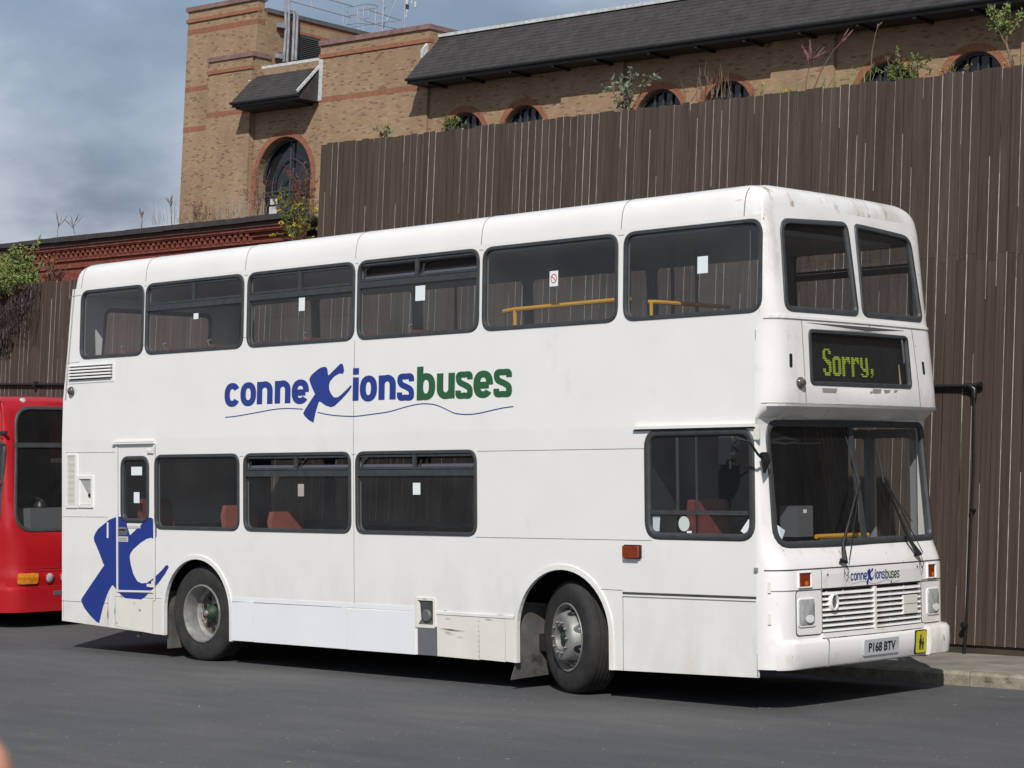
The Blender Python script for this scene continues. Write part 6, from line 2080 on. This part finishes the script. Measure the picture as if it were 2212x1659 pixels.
# body side, roof, interior
side_w = [rrect(-1.20, -.19, 1.28, 2.36, .16), rrect(-2.9, -1.35, 1.25, 2.2, .14), rrect(-4.6, -3.05, 1.25, 2.2, .14), rrect(-6.2, -4.75, 1.25, 2.2, .14)]
def rso(a, b, d): return (a, .10 * smooth(1.2, 2.95, b) - d, b)
def rsn(a, b, d): return (a, RW - .10 * smooth(1.2, 2.95, b) + d, b)
sidel = [(-RL, .24), (-.30, .20), (-.30, .9), (-.177, 1.3), (-.26, 2.30), (-.32, 2.70), (-.39, 2.86), (-RL, 2.86)]
gs = [(x, z) for x in np.arange(-10, -.6, .5) for z in (1.2, 1.6, 2.0, 2.4, 2.7)]
for nm, fm, fl in (('offside_panel', rso, False), ('nearside_panel', rsn, True)):
    mb = MB(); slab(mb, sidel, [offs(l, .012) for l in side_w], fm, -.03, 0, gs, flip=fl); mb.build(nm, RED, RB, sm=True, angle=35)
    for l in side_w:
        w_ = ring(MB(), l, .05, fm, -.02, .012).build('window', RUBBER, RB, sm=True, angle=50)
        mb = MB(); slab(mb, offs(l, .03), [], fm, None, -.008, flip=fl); mb.build('pane', GLASSD, w_)
rb_base = [(RX(y, 2.86), rf(y, 2.86, 0)[1], 2.86) for y in ryl] + [(float(x), RW - .097, 2.86) for x in np.linspace(-.9, -RL, 10)] + [(float(x), .097, 2.86) for x in np.linspace(-RL, -.9, 10)]
rr_ = []
for d, h in ((0, 0), (.03, .03), (.10, .055), (.25, .075), (.6, .09), (1.1, .10)):
    rr_.append([(-5.2 + (x + 5.2) * (1 - d / 4.9), 1.25 + (y - 1.25) * (1 - d / 1.2), z + h) for x, y, z in rb_base])
mb = MB().loft(rr_, cap=False); mb.add(rr_[-1], [tuple(range(len(rr_[-1])))]); mb.build('roof', RED, RB, sm=True, angle=60)
MB().box(-RL - .02, -RL + .02, .1, RW - .1, .3, 2.86).build('rear_panel', RED, RB)
MB().box(-RL, -.5, .1, RW - .1, .22, .34).build('floor', DARKM, RB)
MB().box(-RL, -.7, .2, RW - .2, 2.74, 2.78).build('ceiling', DKIN, RB)
MB().loft([[(-.42, .30, z), (-.16 + .0, .42, z), (-.10, 1.25, z), (-.16, 2.1, z), (-.42, 2.2, z)] for z in (1.0, 1.50)]).build('dashboard', GREYP, RB)
MB().lathe([(.09, 0), (.09, .03), (.05, .09), (0, .10)], (-.24, .62, 1.50), 16, 'z').build('dash_dome', BLACKP, RB, sm=True)
mb = MB(); mb.tube([(-.55 + .1 * math.cos(t), .66 + .24 * math.sin(t), 1.55 - .1 * math.cos(t)) for t in [2 * math.pi * k / 20 for k in range(21)]], .014, 6, cap=False); mb.build('steering_wheel', BLACKP, RB, sm=True)
MB().box(-1.5, -1.46, .1, 1.6, .34, 2.74).build('bulkhead', DKIN, RB)
def rplate(name, lp, m, d0, d1, parent=None):
    mb = MB(); lp = dens(lp, .05)
    slab(mb, lp, [], rf, d0, d1, [(y, z) for y in np.arange(min(p[0] for p in lp) + .02, max(p[0] for p in lp), .05) for z in np.arange(min(p[1] for p in lp) + .02, max(p[1] for p in lp), .06)])
    return mb.build(name, m, parent or RB)
for y0, y1 in ((.145, .405), (2.095, 2.355)):
    hs_ = rplate('indicator', rrect(y0, y1, .555, .690, .03, 4), AMBER2, -.01, .022)
for y in (.57, .775, 1.725, 1.93):
    lp = [(y + .062 * math.cos(2 * math.pi * k / 22), .622 + .072 * math.sin(2 * math.pi * k / 22)) for k in range(22)]
    q = ring(MB(), lp, .012, rf, -.01, .016).build('headlamp', RED, RB, sm=True)
    mb = MB(); rows = [[rf(y + (a - y) * s, .622 + (b - .622) * s, d) for a, b in lp] for s, d in ((.86, .008), (.8, .02), (.45, .034), (.1, .038))]
    mb.loft(rows, cap=False); mb.add(rows[-1], [tuple(range(len(lp)))]); mb.build('lens', LENS, q, sm=True)
for (z, w_) in ((.505, .010), (.70, .008), (.735, .006)):
    rplate('panel_joint', [(.24, z), (2.26, z), (2.26, z + w_), (.24, z + w_)], mat('dark_red_joint', (.06, .004, .006), .6) if 'dark_red_joint' not in MATS else MATS['dark_red_joint'], -.002, .002)
rplate('panel_joint', [(.73, .75), (.738, .75), (.738, .98), (.73, .98)], MATS['dark_red_joint'], -.002, .002)
rplate('panel_joint', [(.73, .75), (1.7, .75), (1.7, .757), (.73, .757)], MATS['dark_red_joint'], -.002, .002)
rplate('air_slot', [(.62, .40), (1.9, .40), (1.9, .46), (.62, .46)], GREYP, -.002, .004)
q = MB(); slab(q, [(-1.05, .40), (-.34, .40), (-.34, .85), (-1.05, .85)], [], rso, -.002, .004); q.build('side_flap', mat('dark_red_paint', (.22, .006, .012), .3, coat=.4), RB)
mb = MB(); put_text(mb, '36', -.44, -.20, 1.13, 1.24, rso, .004, .03); mb.build('lettering', mat('white_lettering', (.7, .7, .7), .5), RB)
MB().lathe([(.05, 0), (.05, .015), (.02, .04), (0, .045)], (-.345, .42, 2.855), 14, 'x').build('marker_lamp', LEAD, RB, sm=True)
q = MB(); slab(q, [(-.95, 2.44), (-.16, 2.44), (-.16, 2.475), (-.95, 2.475)], [], rso, -.002, .03); q.build('rain_gutter', DARKTRIM, RB)
mb = MB(); mb.tube([(-.16, .02, 2.38), (-.15, -.05, 2.40), (-.2, -.08, 2.34)], .012, 6); mb.tube([(-.5, -.02, 1.62), (-.22, -.09, 1.64), (-.17, -.09, 1.78), (-.18, -.0, 1.84)], .012, 6); mb.build('grab_rail', RED, RB, sm=True)
def rwheel(x, y):
    root = bpy.data.objects.new('wheel', None); COL.objects.link(root); root.parent = RB; root.location = (x, y, TR - .006)
    if y > 1: root.rotation_euler = (0, 0, math.pi)
    MB().lathe(tyre_mesh(.275), (0, 0, 0), 48).build('tyre', TYRE, root, sm=True)
    MB().lathe([(.30, 0), (.28, -.01), (.26, .05), (.1, -.03), (0, -.03)], (0, 0, 0), 32).build('rim', STEEL, root, sm=True)
for x in (-2.4, -7.9):
    rwheel(x, .06); rwheel(x, 2.44)

# ---------------------------------------------------------------- fingertip at the edge of the picture
SKIN = mat('skin', (0.58, 0.27, 0.18), 0.5, var=0.10, scale=40, spec=0.4)
d0_ = Vector(CAM_POS)
tip = d0_ + ray(-24, 1594) * 0.42
fr0 = Vector(CR); fu0 = Vector(CU)
FN = thing('fingertip', 'blurred pink fingertip intruding at the bottom left corner of the picture', 'finger', tuple(tip))
ax = (fu0 * 1.0 + fr0 * 0.22).normalized()
mb = MB()
rings_ = []
sd = ax.cross(Vector(CB)).normalized(); bd_ = ax.cross(sd).normalized()
for s, r in ((0, .0005), (-.0006, .0022), (-.002, .0040), (-.005, .0058), (-.009, .0068), (-.014, .0073), (-.020, .0074), (-.026, .0078), (-.034, .0078), (-.045, .0084), (-.06, .0088), (-.075, .009)):
    rings_.append([ax * s + (sd * math.cos(t) * r + bd_ * math.sin(t) * r * .88) - sd * .0 for t in [2 * math.pi * k / 20 for k in range(20)]])
mb.loft(rings_)
mb.build('finger', SKIN, FN, sm=True)
mb = MB()
rows = []
for s in (-.003, -.006, -.010, -.013):
    rows.append([ax * s + (sd * math.sin(t) + bd_ * math.cos(t) * .9) * (.0075 if s < -.004 else .0055) for t in np.linspace(-.7, .7, 7)])
mb.loft(rows, cap=False, close=False)
mb.build('nail', mat('nail', (0.62, 0.36, 0.29), 0.3), FN, sm=True)
